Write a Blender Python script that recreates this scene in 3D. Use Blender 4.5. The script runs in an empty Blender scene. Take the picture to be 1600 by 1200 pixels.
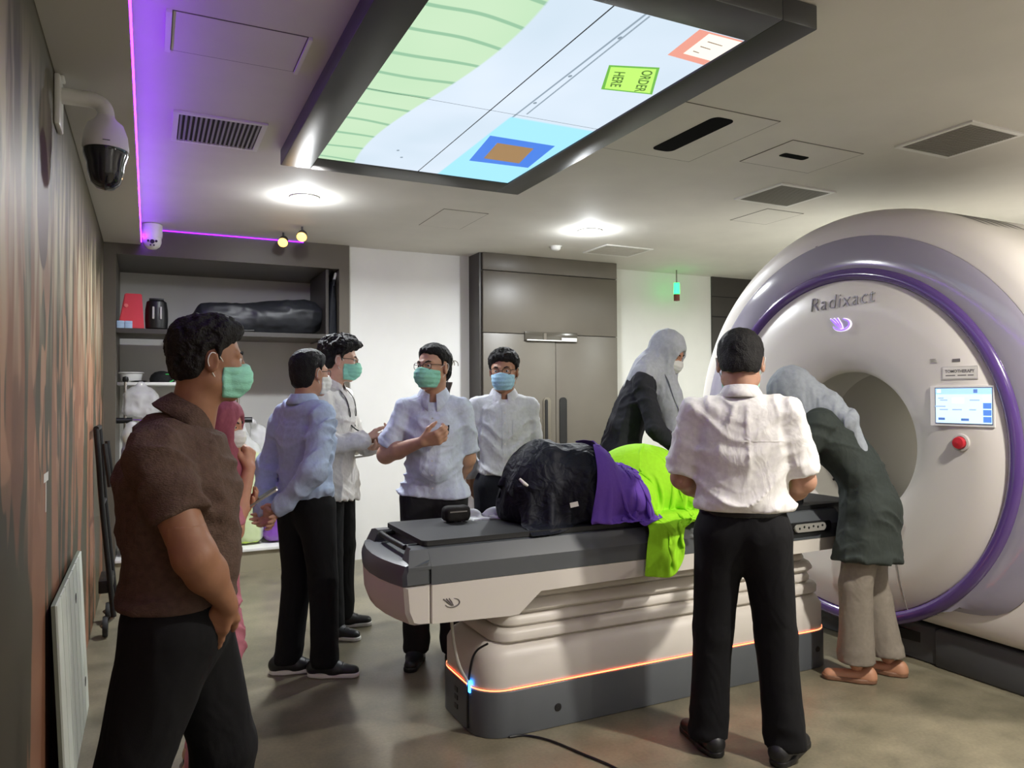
import bpy, bmesh, math, random
import numpy as np
from mathutils import Vector, Matrix
random.seed(7); rng = np.random.default_rng(7)
sc = bpy.context.scene
COL = sc.collection
PI = math.pi
# ------------------------------------------------------------------ camera
CAM_H = 1.45
cd = bpy.data.cameras.new('camera'); cam = bpy.data.objects.new('camera', cd); COL.objects.link(cam)
cd.sensor_fit = 'HORIZONTAL'; cd.sensor_width = 36.0; cd.lens = 36.0 * 1170 / 1600; cd.clip_start = 0.03
_y, _p, _r = math.radians(25.87), math.radians(.964), math.radians(-.311)
_f = Vector((math.sin(_y) * math.cos(_p), math.cos(_y) * math.cos(_p), math.sin(_p)))
_rt = Vector((math.cos(_y), -math.sin(_y), 0)); _u = _rt.cross(_f)
_rt2 = _rt * math.cos(_r) + _u * math.sin(_r); _u2 = _u * math.cos(_r) - _rt * math.sin(_r)
M = Matrix((_rt2, _u2, -_f)).transposed().to_4x4(); M.translation = (0, 0, CAM_H)
cam.matrix_world = M
sc.camera = cam
# ------------------------------------------------------------------ colour management, world
sc.view_settings.view_transform = 'Standard'; sc.view_settings.look = 'None'
sc.view_settings.exposure = 0.22; sc.view_settings.gamma = 1.0; sc.view_settings.use_curve_mapping = False
w = bpy.data.worlds.new('world'); sc.world = w; w.use_nodes = True
w.node_tree.nodes['Background'].inputs[0].default_value = (.8, .85, .9, 1)
w.node_tree.nodes['Background'].inputs[1].default_value = 0.02
# downlights of the room: x, y, watts, colour (two in view, others unseen, one added behind the scanner to brighten its bore)
DOWNLIGHTS = [(.94, 5.12, 48, (.93, .97, 1.0)), (3.23, 5.19, 50, (.93, .97, 1.0)),
              (3.0, .75, 84, (1.0, .95, .88)), (1.15, .35, 4, (1.0, .95, .88)), (5.4, 4.6, 46, (.95, 1.0, .95)), (5.0, .9, 45, (1.0, .95, .88)), (5.9, 3.1, 26, (1.0, .96, .9)),
              (1.0, -1.9, 8, (1.0, .97, .93)), (4.0, -1.9, 34, (1.0, .97, .93))]
LED_PURPLE = (.25, .012, 1.0)
LED_POWER = 21.0
SCREEN_POWER = 1.25
# ------------------------------------------------------------------ helpers
def lin(h):
    if isinstance(h, (tuple, list)): c = [v / 255 for v in h]
    else: c = [int(h[i:i + 2], 16) / 255 for i in (0, 2, 4)]
    return tuple(v / 12.92 if v <= .04045 else ((v + .055) / 1.055) ** 2.4 for v in c)
MATS = {}
def mat(name, col, rough=.5, metal=0, noise=0, nscale=20, bump=0, bscale=60, emit=None, estr=1, coat=0, trans=0, alpha=1, sheen=0, spec=.5, stretch=None, col2=None, fold=0, fscale=(6, 6, 2)):
    if name in MATS: return MATS[name]
    m = bpy.data.materials.new(name); m.use_nodes = True; nt = m.node_tree; N = nt.nodes; L = nt.links
    b = N['Principled BSDF']; c = lin(col) if not (isinstance(col, tuple) and max(col) <= 1) else col
    b.inputs['Base Color'].default_value = (*c, 1); b.inputs['Roughness'].default_value = rough; b.inputs['Metallic'].default_value = metal
    b.inputs['Coat Weight'].default_value = coat; b.inputs['Coat Roughness'].default_value = .08
    b.inputs['Transmission Weight'].default_value = trans; b.inputs['Alpha'].default_value = alpha
    b.inputs['Sheen Weight'].default_value = sheen; b.inputs['Specular IOR Level'].default_value = spec
    if emit is not None:
        b.inputs['Emission Color'].default_value = (*(lin(emit) if max(emit) > 1 or isinstance(emit, str) else emit), 1); b.inputs['Emission Strength'].default_value = estr
    tc = None
    def coords(scale):
        nonlocal tc
        if tc is None: tc = N.new('ShaderNodeTexCoord')
        mp = N.new('ShaderNodeMapping'); L.new(tc.outputs['Object'], mp.inputs[0])
        mp.inputs['Scale'].default_value = scale if not isinstance(scale, (int, float)) else (scale,) * 3
        return mp
    if noise or col2 is not None:
        n = N.new('ShaderNodeTexNoise'); n.inputs['Scale'].default_value = 1; n.inputs['Detail'].default_value = 5
        L.new(coords(stretch or nscale).outputs[0], n.inputs[0])
        r = N.new('ShaderNodeValToRGB'); L.new(n.outputs[0], r.inputs[0])
        c2 = lin(col2) if col2 is not None else tuple(min(1, v * (1 + noise)) for v in c)
        c1 = c if col2 is not None else tuple(v * (1 - noise) for v in c)
        r.color_ramp.elements[0].position = .35; r.color_ramp.elements[1].position = .65
        r.color_ramp.elements[0].color = (*c1, 1); r.color_ramp.elements[1].color = (*c2, 1)
        L.new(r.outputs[0], b.inputs['Base Color'])
    nrm = None
    if bump:
        n = N.new('ShaderNodeTexNoise'); n.inputs['Scale'].default_value = 1; n.inputs['Detail'].default_value = 3
        L.new(coords(bscale).outputs[0], n.inputs[0])
        bp = N.new('ShaderNodeBump'); bp.inputs['Strength'].default_value = bump; bp.inputs['Distance'].default_value = .01
        L.new(n.outputs[0], bp.inputs['Height']); nrm = bp
    if fold:
        n = N.new('ShaderNodeTexNoise'); n.inputs['Scale'].default_value = 1; n.inputs['Detail'].default_value = 2; n.inputs['Distortion'].default_value = 1.2
        L.new(coords(fscale).outputs[0], n.inputs[0])
        bp = N.new('ShaderNodeBump'); bp.inputs['Strength'].default_value = fold; bp.inputs['Distance'].default_value = .05
        L.new(n.outputs[0], bp.inputs['Height'])
        if nrm: L.new(nrm.outputs[0], bp.inputs['Normal'])
        nrm = bp
    if nrm: L.new(nrm.outputs[0], b.inputs['Normal'])
    MATS[name] = m
    return m
def tag(o, label=None, cat=None, group=None, kind=None):
    if label: o['label'] = label
    if cat: o['category'] = cat
    if group: o['group'] = group
    if kind: o['kind'] = kind
    return o
def link(name, me, m, parent=None, smooth=None):
    o = bpy.data.objects.new(name, me); COL.objects.link(o)
    if m: me.materials.append(m)
    if parent is not None:
        o.parent = parent; o.matrix_parent_inverse = parent.matrix_world.inverted() if parent.type == 'EMPTY' and False else Matrix()
    if smooth is not None: shade(me, smooth)
    return o
def shade(me, angle=40):
    for p in me.polygons: p.use_smooth = True
    if angle < 180:
        try: me.set_sharp_from_angle(angle=math.radians(angle))
        except Exception: pass
def obj(name, bm, m, parent=None, smooth=40, flip=True):
    if flip: bmesh.ops.recalc_face_normals(bm, faces=bm.faces)
    me = bpy.data.meshes.new(name); bm.to_mesh(me); bm.free()
    o = link(name, me, m, None, smooth)
    if parent is not None: attach(o, parent)
    return o
def attach(o, parent):
    # geometry is written in world metres; keep it there when its thing stands elsewhere
    o.parent = parent; off = Vector((0, 0, 0)); p = parent
    while p is not None: off += p.location; p = p.parent
    if o.type == 'MESH' and o.location.length == 0: o.data.transform(Matrix.Translation(-off))
    else: o.location = o.location - off
def thing(name, label, cat, loc=(0, 0, 0), group=None):
    o = bpy.data.objects.new(name, None); COL.objects.link(o); o.location = loc; o.empty_display_size = .1
    return tag(o, label, cat, group)
def B(): return bmesh.new()
def box(bm, x0, x1, y0, y1, z0, z1, bev=0, seg=2):
    v = [bm.verts.new(p) for p in ((x0, y0, z0), (x1, y0, z0), (x1, y1, z0), (x0, y1, z0), (x0, y0, z1), (x1, y0, z1), (x1, y1, z1), (x0, y1, z1))]
    fs = [bm.faces.new([v[i] for i in q]) for q in ((0, 3, 2, 1), (4, 5, 6, 7), (0, 1, 5, 4), (1, 2, 6, 5), (2, 3, 7, 6), (3, 0, 4, 7))]
    if bev:
        es = list({e for f_ in fs for e in f_.edges}); bmesh.ops.bevel(bm, geom=es, offset=bev, segments=seg, affect='EDGES', profile=.5)
    return bm
def loft(bm, rings, cap=True, closed=True):
    R = [[bm.verts.new(p) for p in r] for r in rings]; n = len(R[0])
    for a, b in zip(R, R[1:]):
        for i in range(n if closed else n - 1):
            j = (i + 1) % n
            try: bm.faces.new((a[i], a[j], b[j], b[i]))
            except ValueError: pass
    if cap:
        bm.faces.new(R[0][::-1]); bm.faces.new(R[-1])
    return bm
def ringpts(c, u, v, ru, rv, n=16):
    return [tuple(Vector(c) + Vector(u) * (ru * math.cos(2 * PI * i / n)) + Vector(v) * (rv * math.sin(2 * PI * i / n))) for i in range(n)]
def tube(bm, pts, r, n=10, cap=True):
    pts = [Vector(p) for p in pts]; rr = r if isinstance(r, (list, tuple)) else [r] * len(pts)
    rings = []; up = None
    for i, p in enumerate(pts):
        t = (pts[min(i + 1, len(pts) - 1)] - pts[max(i - 1, 0)]).normalized()
        if up is None: up = t.orthogonal().normalized()
        u = (up - t * up.dot(t)).normalized(); up = u; v = t.cross(u)
        rings.append(ringpts(p, u, v, rr[i], rr[i], n))
    return loft(bm, rings, cap)
def smoothpath(pts, k=6):
    P = [Vector(p) for p in pts]; out = []
    for i in range(len(P) - 1):
        a, b, c, d = P[max(i - 1, 0)], P[i], P[i + 1], P[min(i + 2, len(P) - 1)]
        for j in range(k):
            t = j / k; out.append(.5 * ((2 * b) + (c - a) * t + (2 * a - 5 * b + 4 * c - d) * t * t + (3 * b - a - 3 * c + d) * t ** 3))
    return out + [P[-1]]
def lathe(bm, prof, c=(0, 0, 0), axis='z', n=32, cap=False):
    rings = []
    for r, h in prof:
        ring = []
        for i in range(n):
            a = 2 * PI * i / n; s, t = r * math.cos(a), r * math.sin(a)
            q = {'z': (s, t, h), 'x': (h, s, t), 'y': (s, h, t)}[axis]
            ring.append((c[0] + q[0], c[1] + q[1], c[2] + q[2]))
        rings.append(ring)
    return loft(bm, rings, cap)
def prism(bm, poly, z0, z1, bev=0):
    loft(bm, [[(x, y, z0) for x, y in poly], [(x, y, z1) for x, y in poly]])
    if bev: bmesh.ops.bevel(bm, geom=list(bm.edges), offset=bev, segments=2, affect='EDGES')
    return bm
def rrect(x0, x1, y0, y1, r, k=5):
    out = []
    for cx, cy, a0 in ((x1 - r, y1 - r, 0), (x0 + r, y1 - r, 90), (x0 + r, y0 + r, 180), (x1 - r, y0 + r, 270)):
        for i in range(k + 1):
            a = math.radians(a0 + 90 * i / k); out.append((cx + r * math.cos(a), cy + r * math.sin(a)))
    return out
def text(name, s, size, m, parent, mw, ext=.0008, shear=0, spacing=1, bold=0):
    cu = bpy.data.curves.new(name, 'FONT'); cu.body = s; cu.size = size; cu.extrude = ext; cu.align_x = 'CENTER'; cu.align_y = 'CENTER'; cu.shear = shear
    cu.space_character = spacing; cu.offset = bold; cu.resolution_u = 3
    o = bpy.data.objects.new(name, cu); COL.objects.link(o); dg = bpy.context.evaluated_depsgraph_get()
    me = bpy.data.meshes.new_from_object(o.evaluated_get(dg)); bpy.data.objects.remove(o); bpy.data.curves.remove(cu)
    me.transform(mw); me.materials.clear(); o = link(name, me, m, None); attach(o, parent); return o
def basis(right, up, loc):
    r = Vector(right).normalized(); u = Vector(up).normalized(); n = r.cross(u)
    m = Matrix((r, u, n)).transposed().to_4x4(); m.translation = loc; return m
# ------------------------------------------------------------------ room shell
XL, XR, YN, YB, H = -.32, 6.6, -2.6, 6.65, 2.80
ZS = 2.67       # underside of the soffit along the mural wall
M_ceil = mat('ceiling_paint', (214, 211, 204), .75, noise=.03, nscale=3)
M_wall = mat('wall_paint', (218, 217, 212), .6, noise=.03, nscale=2)
M_brown = mat('brown_grey_laminate', (92, 86, 76), .42, noise=.06, nscale=(2))
M_dark = mat('dark_brown_laminate', (58, 54, 50), .45, noise=.06, nscale=3)
def floor_mat():
    m = mat('vinyl_floor', (120, 113, 94), .33); nt = m.node_tree; N = nt.nodes; L = nt.links; b = N['Principled BSDF']
    tc = N.new('ShaderNodeTexCoord'); outs = []
    for s, d in ((1.1, 4), (5, 6), (70, 2)):
        n = N.new('ShaderNodeTexNoise'); n.inputs['Scale'].default_value = s; n.inputs['Detail'].default_value = d; L.new(tc.outputs['Object'], n.inputs[0]); outs.append(n)
    mx = N.new('ShaderNodeMath'); mx.operation = 'ADD'; L.new(outs[0].outputs[0], mx.inputs[0]); L.new(outs[1].outputs[0], mx.inputs[1])
    mh = N.new('ShaderNodeMath'); mh.operation = 'MULTIPLY'; mh.inputs[1].default_value = .5; L.new(mx.outputs[0], mh.inputs[0])
    r = N.new('ShaderNodeValToRGB'); L.new(mh.outputs[0], r.inputs[0])
    r.color_ramp.elements[0].position = .36; r.color_ramp.elements[0].color = (*lin((94, 90, 74)), 1)
    r.color_ramp.elements[1].position = .64; r.color_ramp.elements[1].color = (*lin((136, 128, 106)), 1)
    mix = N.new('ShaderNodeMix'); mix.data_type = 'RGBA'; mix.blend_type = 'OVERLAY'; mix.inputs[0].default_value = .25
    L.new(r.outputs[0], mix.inputs[6]); L.new(outs[2].outputs[0], mix.inputs[7]); L.new(mix.outputs[2], b.inputs['Base Color'])
    rr = N.new('ShaderNodeMapRange'); rr.inputs[3].default_value = .26; rr.inputs[4].default_value = .46; L.new(outs[1].outputs[0], rr.inputs[0]); L.new(rr.outputs[0], b.inputs['Roughness'])
    return m
def mural_mat():
    # printed mural: olive ground, rust-coloured trunks and roots, pale streaks in the upper half, one dark red pod
    m = mat('mural_print', (78, 74, 56), .5); nt = m.node_tree; N = nt.nodes; L = nt.links; b = N['Principled BSDF']
    tc = N.new('ShaderNodeTexCoord'); sep = N.new('ShaderNodeSeparateXYZ'); L.new(tc.outputs['Object'], sep.inputs[0])
    def noise(sy, sz, detail=3, dist=0, off=0):
        mp = N.new('ShaderNodeMapping'); mp.inputs['Scale'].default_value = (0, sy, sz); mp.inputs['Location'].default_value = (off, off, off); L.new(tc.outputs['Object'], mp.inputs[0])
        n = N.new('ShaderNodeTexNoise'); n.inputs['Scale'].default_value = 1; n.inputs['Detail'].default_value = detail; n.inputs['Distortion'].default_value = dist; L.new(mp.outputs[0], n.inputs[0]); return n
    def ramp(src, a, b_):
        r = N.new('ShaderNodeMapRange'); r.inputs[1].default_value = a; r.inputs[2].default_value = b_; r.clamp = True; L.new(src, r.inputs[0]); return r.outputs[0]
    def mixc(fac, A, Bc):
        x = N.new('ShaderNodeMix'); x.data_type = 'RGBA'; L.new(fac, x.inputs[0])
        if isinstance(A, tuple): x.inputs[6].default_value = (*A, 1)
        else: L.new(A, x.inputs[6])
        if isinstance(Bc, tuple): x.inputs[7].default_value = (*Bc, 1)
        else: L.new(Bc, x.inputs[7])
        return x.outputs[2]
    def mul(a, c):
        x = N.new('ShaderNodeMath'); x.operation = 'MULTIPLY'; L.new(a, x.inputs[0]); L.new(c, x.inputs[1]); return x.outputs[0]
    ground = mixc(noise(.8, .8).outputs[0], lin((56, 53, 39)), lin((88, 82, 61)))
    trunks = ramp(noise(2.4, .34, 1.5, 1.5).outputs[0], .495, .512)
    zlow = ramp(sep.outputs[2], 2.35, 1.75)
    c = mixc(mul(trunks, zlow), ground, mixc(noise(3, 5, 3, 0, 3).outputs[0], lin((116, 74, 52)), lin((154, 108, 80))))
    leaves = ramp(noise(7, 2.2, 1, .5, 9).outputs[0], .55, .58); band = mul(ramp(sep.outputs[2], .95, 1.3), ramp(sep.outputs[2], 2.3, 1.7))
    c = mixc(mul(leaves, band), c, lin((164, 122, 94)))
    streak = ramp(noise(9, 1.8, 2.5, .5, 5).outputs[0], .44, .60); up = mul(ramp(sep.outputs[2], 1.45, 2.0), ramp(sep.outputs[2], 2.6, 2.2))
    c = mixc(mul(streak, up), c, lin((186, 174, 146)))
    # pod
    mp = N.new('ShaderNodeMapping'); mp.inputs['Location'].default_value = (0, -2.93, -2.12); mp.inputs['Scale'].default_value = (0, 1, 1); L.new(tc.outputs['Object'], mp.inputs[0])
    mp2 = N.new('ShaderNodeMapping'); mp2.inputs['Scale'].default_value = (0, 6.5, 4.2); L.new(mp.outputs[0], mp2.inputs[0])
    ln = N.new('ShaderNodeVectorMath'); ln.operation = 'LENGTH'; L.new(mp2.outputs[0], ln.inputs[0])
    c = mixc(ramp(ln.outputs['Value'], 1.02, .96), c, lin((70, 38, 36)))
    L.new(c, b.inputs['Base Color'])
    return m
def struct(name, bm, m, smooth=None): return tag(obj(name, bm, m, smooth=smooth), kind='structure')
struct('floor', box(B(), XL - .1, XR + .1, YN - .1, 8.1, -.1, 0), floor_mat())
struct('ceiling', box(B(), XL - .1, XR + .1, YN - .1, 8.1, H, H + .1), M_ceil)
struct('wall_left', box(B(), XL - .1, XL, YN, 8.0, 0, H), mural_mat())
struct('wall_right', box(B(), XR, XR + .1, YN, YB + .05, 0, H), M_wall)
struct('wall_front', box(B(), XL, XR, YN - .1, YN, 0, H), M_wall)
struct('trim_1', box(B(), XL + .001, -.06, YN, YB - .055, ZS, H - .001), mat('soffit_paint', (196, 193, 186), .75))          # soffit along the mural wall
# back wall: white panels, niche, door block, dark panel
NX0, NX1, NYB, NZ1 = -.235, 1.51, 7.55, 2.585
struct('wall_back', box(B(), 1.60, XR, YB, YB + .1, 0, H), M_wall)
bm = B(); box(bm, XL, XL + .085, YB - .05, NYB + .1, 0, H); box(bm, NX1, 1.60, YB - .05, NYB + .1, 0, H); box(bm, XL + .085, NX1, YB - .05, NYB, NZ1, H)
struct('trim_2', bm, M_brown)             # laminate surround of the niche
struct('wall_niche', box(B(), XL, 1.6, NYB, NYB + .1, 0, H), M_wall)
struct('trim_3', box(B(), 5.74, XR, YB - .02, YB - .001, 0, H), M_dark)
struct('trim_4', box(B(), 5.74, XR, YB - .026, YB - .02, 2.34, 2.352), mat('gap_dark', (18, 17, 16), .8))
struct('trim_5', box(B(), 5.74, XR, YB - .026, YB - .02, 2.57, 2.578), mat('gap_dark', 0))
pl = struct('trim_6', box(B(), -.235, NX1, YB - .04, NYB, 0, .17), mat('plinth_paint', (150, 143, 120), .5))
obj('deck_board', box(B(), -.235, NX1, YB - .06, NYB, .17, .195, .004), mat('white_board', (225, 225, 220), .4), pl)
# purple strip lamp along the soffit edge and the niche fascia
M_led = mat('purple_led', (40, 20, 80), .5, emit=LED_PURPLE, estr=LED_POWER)
ls = thing('led_strip', 'glowing purple light strip along the soffit edge of the ceiling', 'light strip', (0, 0, 2.79))
obj('strip', box(B(), -.059, -.053, YN + .1, YB - .08, 2.684, 2.697), M_led, ls)
obj('strip', box(B(), -.05, 1.2, YB - .060, YB - .056, 2.790, 2.797), mat('purple_led_far', (40, 20, 80), .5, emit=LED_PURPLE, estr=LED_POWER * .2), ls)
# door
d = thing('door_1', 'tall grey-brown laminate door block with recessed pull handles', 'door', (3.52, 6.37, 0)); tag(d, kind='structure')
obj('door_frame', box(B(), 2.77, 4.28, 6.40, YB, 0, H), M_dark, d)
obj('door_leaf', box(B(), 2.795, 3.56, 6.37, 6.40, .01, 2.045, .002), M_brown, d)
obj('door_leaf', box(B(), 3.566, 4.28, 6.37, 6.40, .01, 2.045, .002), M_brown, d)
obj('transom_panel', box(B(), 2.795, 4.28, 6.37, 6.40, 2.052, 2.63, .002), M_brown, d)
obj('header_panel', box(B(), 2.795, 4.28, 6.37, 6.40, 2.637, H - .002, .002), M_brown, d)
M_steel = mat('brushed_steel', (150, 145, 135), .3, 1); M_blk = mat('black_plastic', (20, 20, 21), .4)
bm = B(); prism(bm, rrect(3.42, 3.50, .98, 1.44, .035), 0, .012); bm.transform(Matrix(((1, 0, 0, 0), (0, 0, 1, 6.358), (0, 1, 0, 0), (0, 0, 0, 1)))); obj('handle_recess', bm, M_steel, d)
bm = B(); prism(bm, rrect(3.435, 3.465, 1.0, 1.42, .014), 0, .004); bm.transform(Matrix(((1, 0, 0, 0), (0, 0, 1, 6.352), (0, 1, 0, 0), (0, 0, 0, 1)))); obj('handle_slot', bm, M_blk, d)
bm = B(); prism(bm, rrect(3.60, 3.68, .98, 1.44, .035), 0, .012); bm.transform(Matrix(((1, 0, 0, 0), (0, 0, 1, 6.358), (0, 1, 0, 0), (0, 0, 0, 1)))); obj('handle_recess', bm, M_blk, d)
# door closer / glazed slot above the leaf
obj('slot_pane', box(B(), 3.22, 3.80, 6.352, 6.37, 1.985, 2.07, .004), mat('slot_glass', (70, 66, 58), .15), d)
obj('slot_light', box(B(), 3.24, 3.62, 6.342, 6.352, 1.985, 1.995), mat('pale_lip', (235, 232, 225), .3), d)
obj('slot_light', box(B(), 3.62, 3.79, 6.342, 6.352, 1.985, 2.02, .004), mat('pale_lip', 0), d)
obj('slot_divider', box(B(), 3.42, 3.45, 6.345, 6.352, 1.995, 2.06), M_brown, d)
# ------------------------------------------------------------------ ceiling fittings
M_white = mat('white_plastic', (226, 225, 220), .35); M_lens = mat('lamp_lens', (255, 255, 255), .3, emit=(1.0, 1.0, .98), estr=14)
DL_LABEL = {0: 'round white downlight glowing in ceiling above the storage niche', 1: 'round white downlight glowing in ceiling in front of the door',
    2: 'round ceiling downlight above the floor in front of the couch', 3: 'dim round ceiling downlight just ahead of the mural side', 4: 'round ceiling downlight hidden behind the top of the scanner', 5: 'round ceiling downlight above the near flank of the scanner', 6: 'added unseen ceiling light brightening the bore from behind the scanner', 7: 'dim round ceiling downlight at the near end by the mural', 8: 'round ceiling downlight at the near end opposite the mural'}
for i, (x, y, wt, c) in enumerate(DOWNLIGHTS):
    t = thing('downlight', DL_LABEL[i], 'ceiling light', (x, y, H), 'round downlights in the ceiling')
    bm = B(); lathe(bm, [(.080, H - .001), (.082, H - .008), (.096, H - .008), (.102, H - .001)], (x, y, 0), n=28); obj('rim', bm, M_white, t)
    bm = B(); lathe(bm, [(.001, H - .004), (.081, H - .004)], (x, y, 0), n=28); obj('lens', bm, M_lens, t)
    ld = bpy.data.lights.new('downlight_lamp', 'AREA'); ld.shape = 'DISK'; ld.size = .13; ld.energy = wt; ld.color = c; ld.spread = math.radians(165)
    lo = bpy.data.objects.new('lamp', ld); COL.objects.link(lo); lo.parent = t; lo.location = (0, 0, -.012)
    ld = bpy.data.lights.new('downlight_glow', 'POINT'); ld.energy = wt * (.26 if i < 2 else .06); ld.color = c; ld.shadow_soft_size = .045  # extra point light standing in for the downlight's wide-angle spill
    lo = bpy.data.objects.new('lamp', ld); COL.objects.link(lo); lo.parent = t; lo.location = (0, 0, -.06)
# two warm spot heads near the niche
M_warm = mat('warm_lens', (255, 200, 120), .3, emit=(1.0, .50, .10), estr=3.2); M_spot = mat('spot_body', (60, 58, 55), .4)
for i, (x, y) in enumerate(((.985, 6.30), (1.085, 6.02))):
    t = thing('spotlight', ('small warm yellow spotlight hanging closest to the niche fascia', 'small warm yellow spotlight set just below the white downlight')[i], 'spotlight', (x, y, H), 'warm spotlights by the niche')
    bm = B(); tube(bm, [(x, y, H), (x, y, H - .05)], .008); obj('stem', bm, M_spot, t)
    dv = Vector((-.25, -.8, -.55)).normalized(); p = Vector((x, y, H - .07)); u = dv.orthogonal().normalized(); v = dv.cross(u)
    bm = B(); loft(bm, [ringpts(p - dv * .04, u, v, .012, .012), ringpts(p - dv * .03, u, v, .036, .036), ringpts(p + dv * .03, u, v, .042, .042)]); obj('head', bm, M_spot, t)
    bm = B(); loft(bm, [ringpts(p + dv * .0305, u, v, .039, .039), ringpts(p + dv * .040, u, v, .026, .026)]); obj('lens', bm, M_warm, t)
    ld = bpy.data.lights.new('warm_lamp', 'SPOT'); ld.energy = 2.0; ld.color = (1, .62, .25); ld.spot_size = 1.9; ld.spot_blend = .6; ld.shadow_soft_size = .02
    lo = bpy.data.objects.new('lamp', ld); COL.objects.link(lo); lo.parent = t; lo.location = p + dv * .045 - Vector((x, y, H)); lo.rotation_euler = dv.to_track_quat('-Z', 'Y').to_euler()
def access_panel(pts, label, gap=.006):
    x0, x1, y0, y1 = pts; t = thing('access_panel', label, 'ceiling panel', ((x0 + x1) / 2, (y0 + y1) / 2, H), 'flush ceiling panels')
    bm = B(); box(bm, x0, x1, y0, y1, H - .002, H - .0002); obj('shadow_gap', bm, mat('panel_gap', (96, 92, 84), .8), t)
    obj('cover', box(B(), x0 + gap, x1 - gap, y0 + gap, y1 - gap, H - .0026, H - .002), M_ceil, t); return t
t = access_panel((.07, .535, 2.83, 3.16), 'rectangular white access panel tinted purple next to the light strip', .004)
obj('edge_trim', box(B(), .05, .07, 2.83, 3.16, H - .012, H - .0003), M_white, t); obj('edge_trim', box(B(), .535, .55, 2.83, 3.16, H - .012, H - .0003), M_white, t)
access_panel((1.90, 2.25, 5.02, 5.58), 'thin-lined access panel between the two white downlights', .004)
access_panel((4.02, 4.38, 4.04, 4.43), 'thin-lined square access panel just above the scanner housing')
M_vent = mat('vent_mesh', (118, 114, 106), .6)
def grille(x0, x1, y0, y1, label, n, along='y', slat=(150, 148, 150), back=(40, 38, 40), tilt=0):
    t = thing('air_vent', label, 'air vent', ((x0 + x1) / 2, (y0 + y1) / 2, H), 'ceiling air vents')
    bm = B()
    for a in ((x0 - .025, x0, y0 - .025, y1 + .025), (x1, x1 + .025, y0 - .025, y1 + .025), (x0, x1, y0 - .025, y0), (x0, x1, y1, y1 + .025)): box(bm, *a, H - .01, H - .0003)
    obj('frame', bm, M_white, t)
    obj('backing', box(B(), x0, x1, y0, y1, H - .003, H - .0005), mat('vent_back_%d' % back[0], back, .7), t)
    proto = None
    for k in range(n):
        if along == 'y':
            c = x0 + (x1 - x0) * (k + .5) / n; hw = (x1 - x0) / n * .22; b4 = (c - hw, c + hw, y0, y1)
        else:
            c = y0 + (y1 - y0) * (k + .5) / n; hw = (y1 - y0) / n * .3; b4 = (x0, x1, c - hw, c + hw)
        obj('slat', box(B(), *b4, H - .009, H - .003), mat('vent_slat_%d' % slat[0], slat, .5), t)
grille(.125, .50, 3.84, 4.23, 'slatted air vent tinted purple beside the soffit', 17, 'y')
grille(3.67, 4.06, 2.33, 2.71, 'large square fine-mesh air vent at upper right of ceiling', 26, 'x', (128, 124, 116), (92, 89, 82))
grille(3.635, 4.07, 3.53, 3.91, 'square fine-mesh air vent between slotted panel and scanner top', 26, 'x', (128, 124, 116), (92, 89, 82))
grille(3.68, 4.14, 5.62, 5.98, 'square white air vent near the door top', 10, 'x', (190, 186, 176), (120, 116, 108))
def slot_panel(x0, x1, y0, y1, s, label):
    t = access_panel((x0, x1, y0, y1), label, .005)
    bm = B(); prism(bm, rrect(*s, min(s[1] - s[0], s[3] - s[2]) * .3), H - .005, H - .0026); obj('slot', bm, mat('slot_black', (5, 5, 6), .9, spec=.1), t)
slot_panel(2.20, 2.80, 2.72, 3.42, (2.455, 2.59, 2.80, 3.32), 'ceiling laser panel with a long black slot beside the video screen')
slot_panel(3.06, 3.60, 2.89, 3.29, (3.18, 3.37, 3.06, 3.115), 'ceiling laser panel with a short black slot above the couch')
t = thing('smoke_detector', 'small round white smoke detector on ceiling above the door', 'smoke detector', (3.29, 5.87, H))
bm = B(); lathe(bm, [(.001, H - .04), (.03, H - .038), (.045, H - .025), (.05, H)], (3.29, 5.87, 0), n=20); obj('housing', bm, M_white, t)
bm = B(); lathe(bm, [(.055, H - .006), (.06, H - .0002)], (3.29, 5.87, 0), n=20); obj('base_ring', bm, M_white, t)
# hanging green indicator
t = thing('indicator_lamp', 'small hanging green and red signal lamp before the white wall', 'signal lamp', (5.10, 6.45, 2.55))
bm = B(); tube(bm, [(5.10, 6.45, H), (5.10, 6.45, 2.66)], .008); obj('stem', bm, M_steel, t)
bm = B(); lathe(bm, [(.001, 2.665), (.03, 2.66), (.032, 2.56), (.03, 2.54)], (5.10, 6.45, 0), n=16); obj('green_lens', bm, mat('green_glow', (20, 200, 60), .3, emit=(.02, 1.0, .12), estr=5), t)
bm = B(); lathe(bm, [(.03, 2.54), (.032, 2.535), (.032, 2.47), (.001, 2.465)], (5.10, 6.45, 0), n=16); obj('red_lens', bm, mat('signal_red', (120, 50, 40), .4), t)
ld = bpy.data.lights.new('green_lamp', 'POINT'); ld.energy = .1; ld.color = (.1, 1, .25); ld.shadow_soft_size = .04
lo = bpy.data.objects.new('lamp', ld); COL.objects.link(lo); lo.parent = t; lo.location = (0, -.09, .05)
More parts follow.
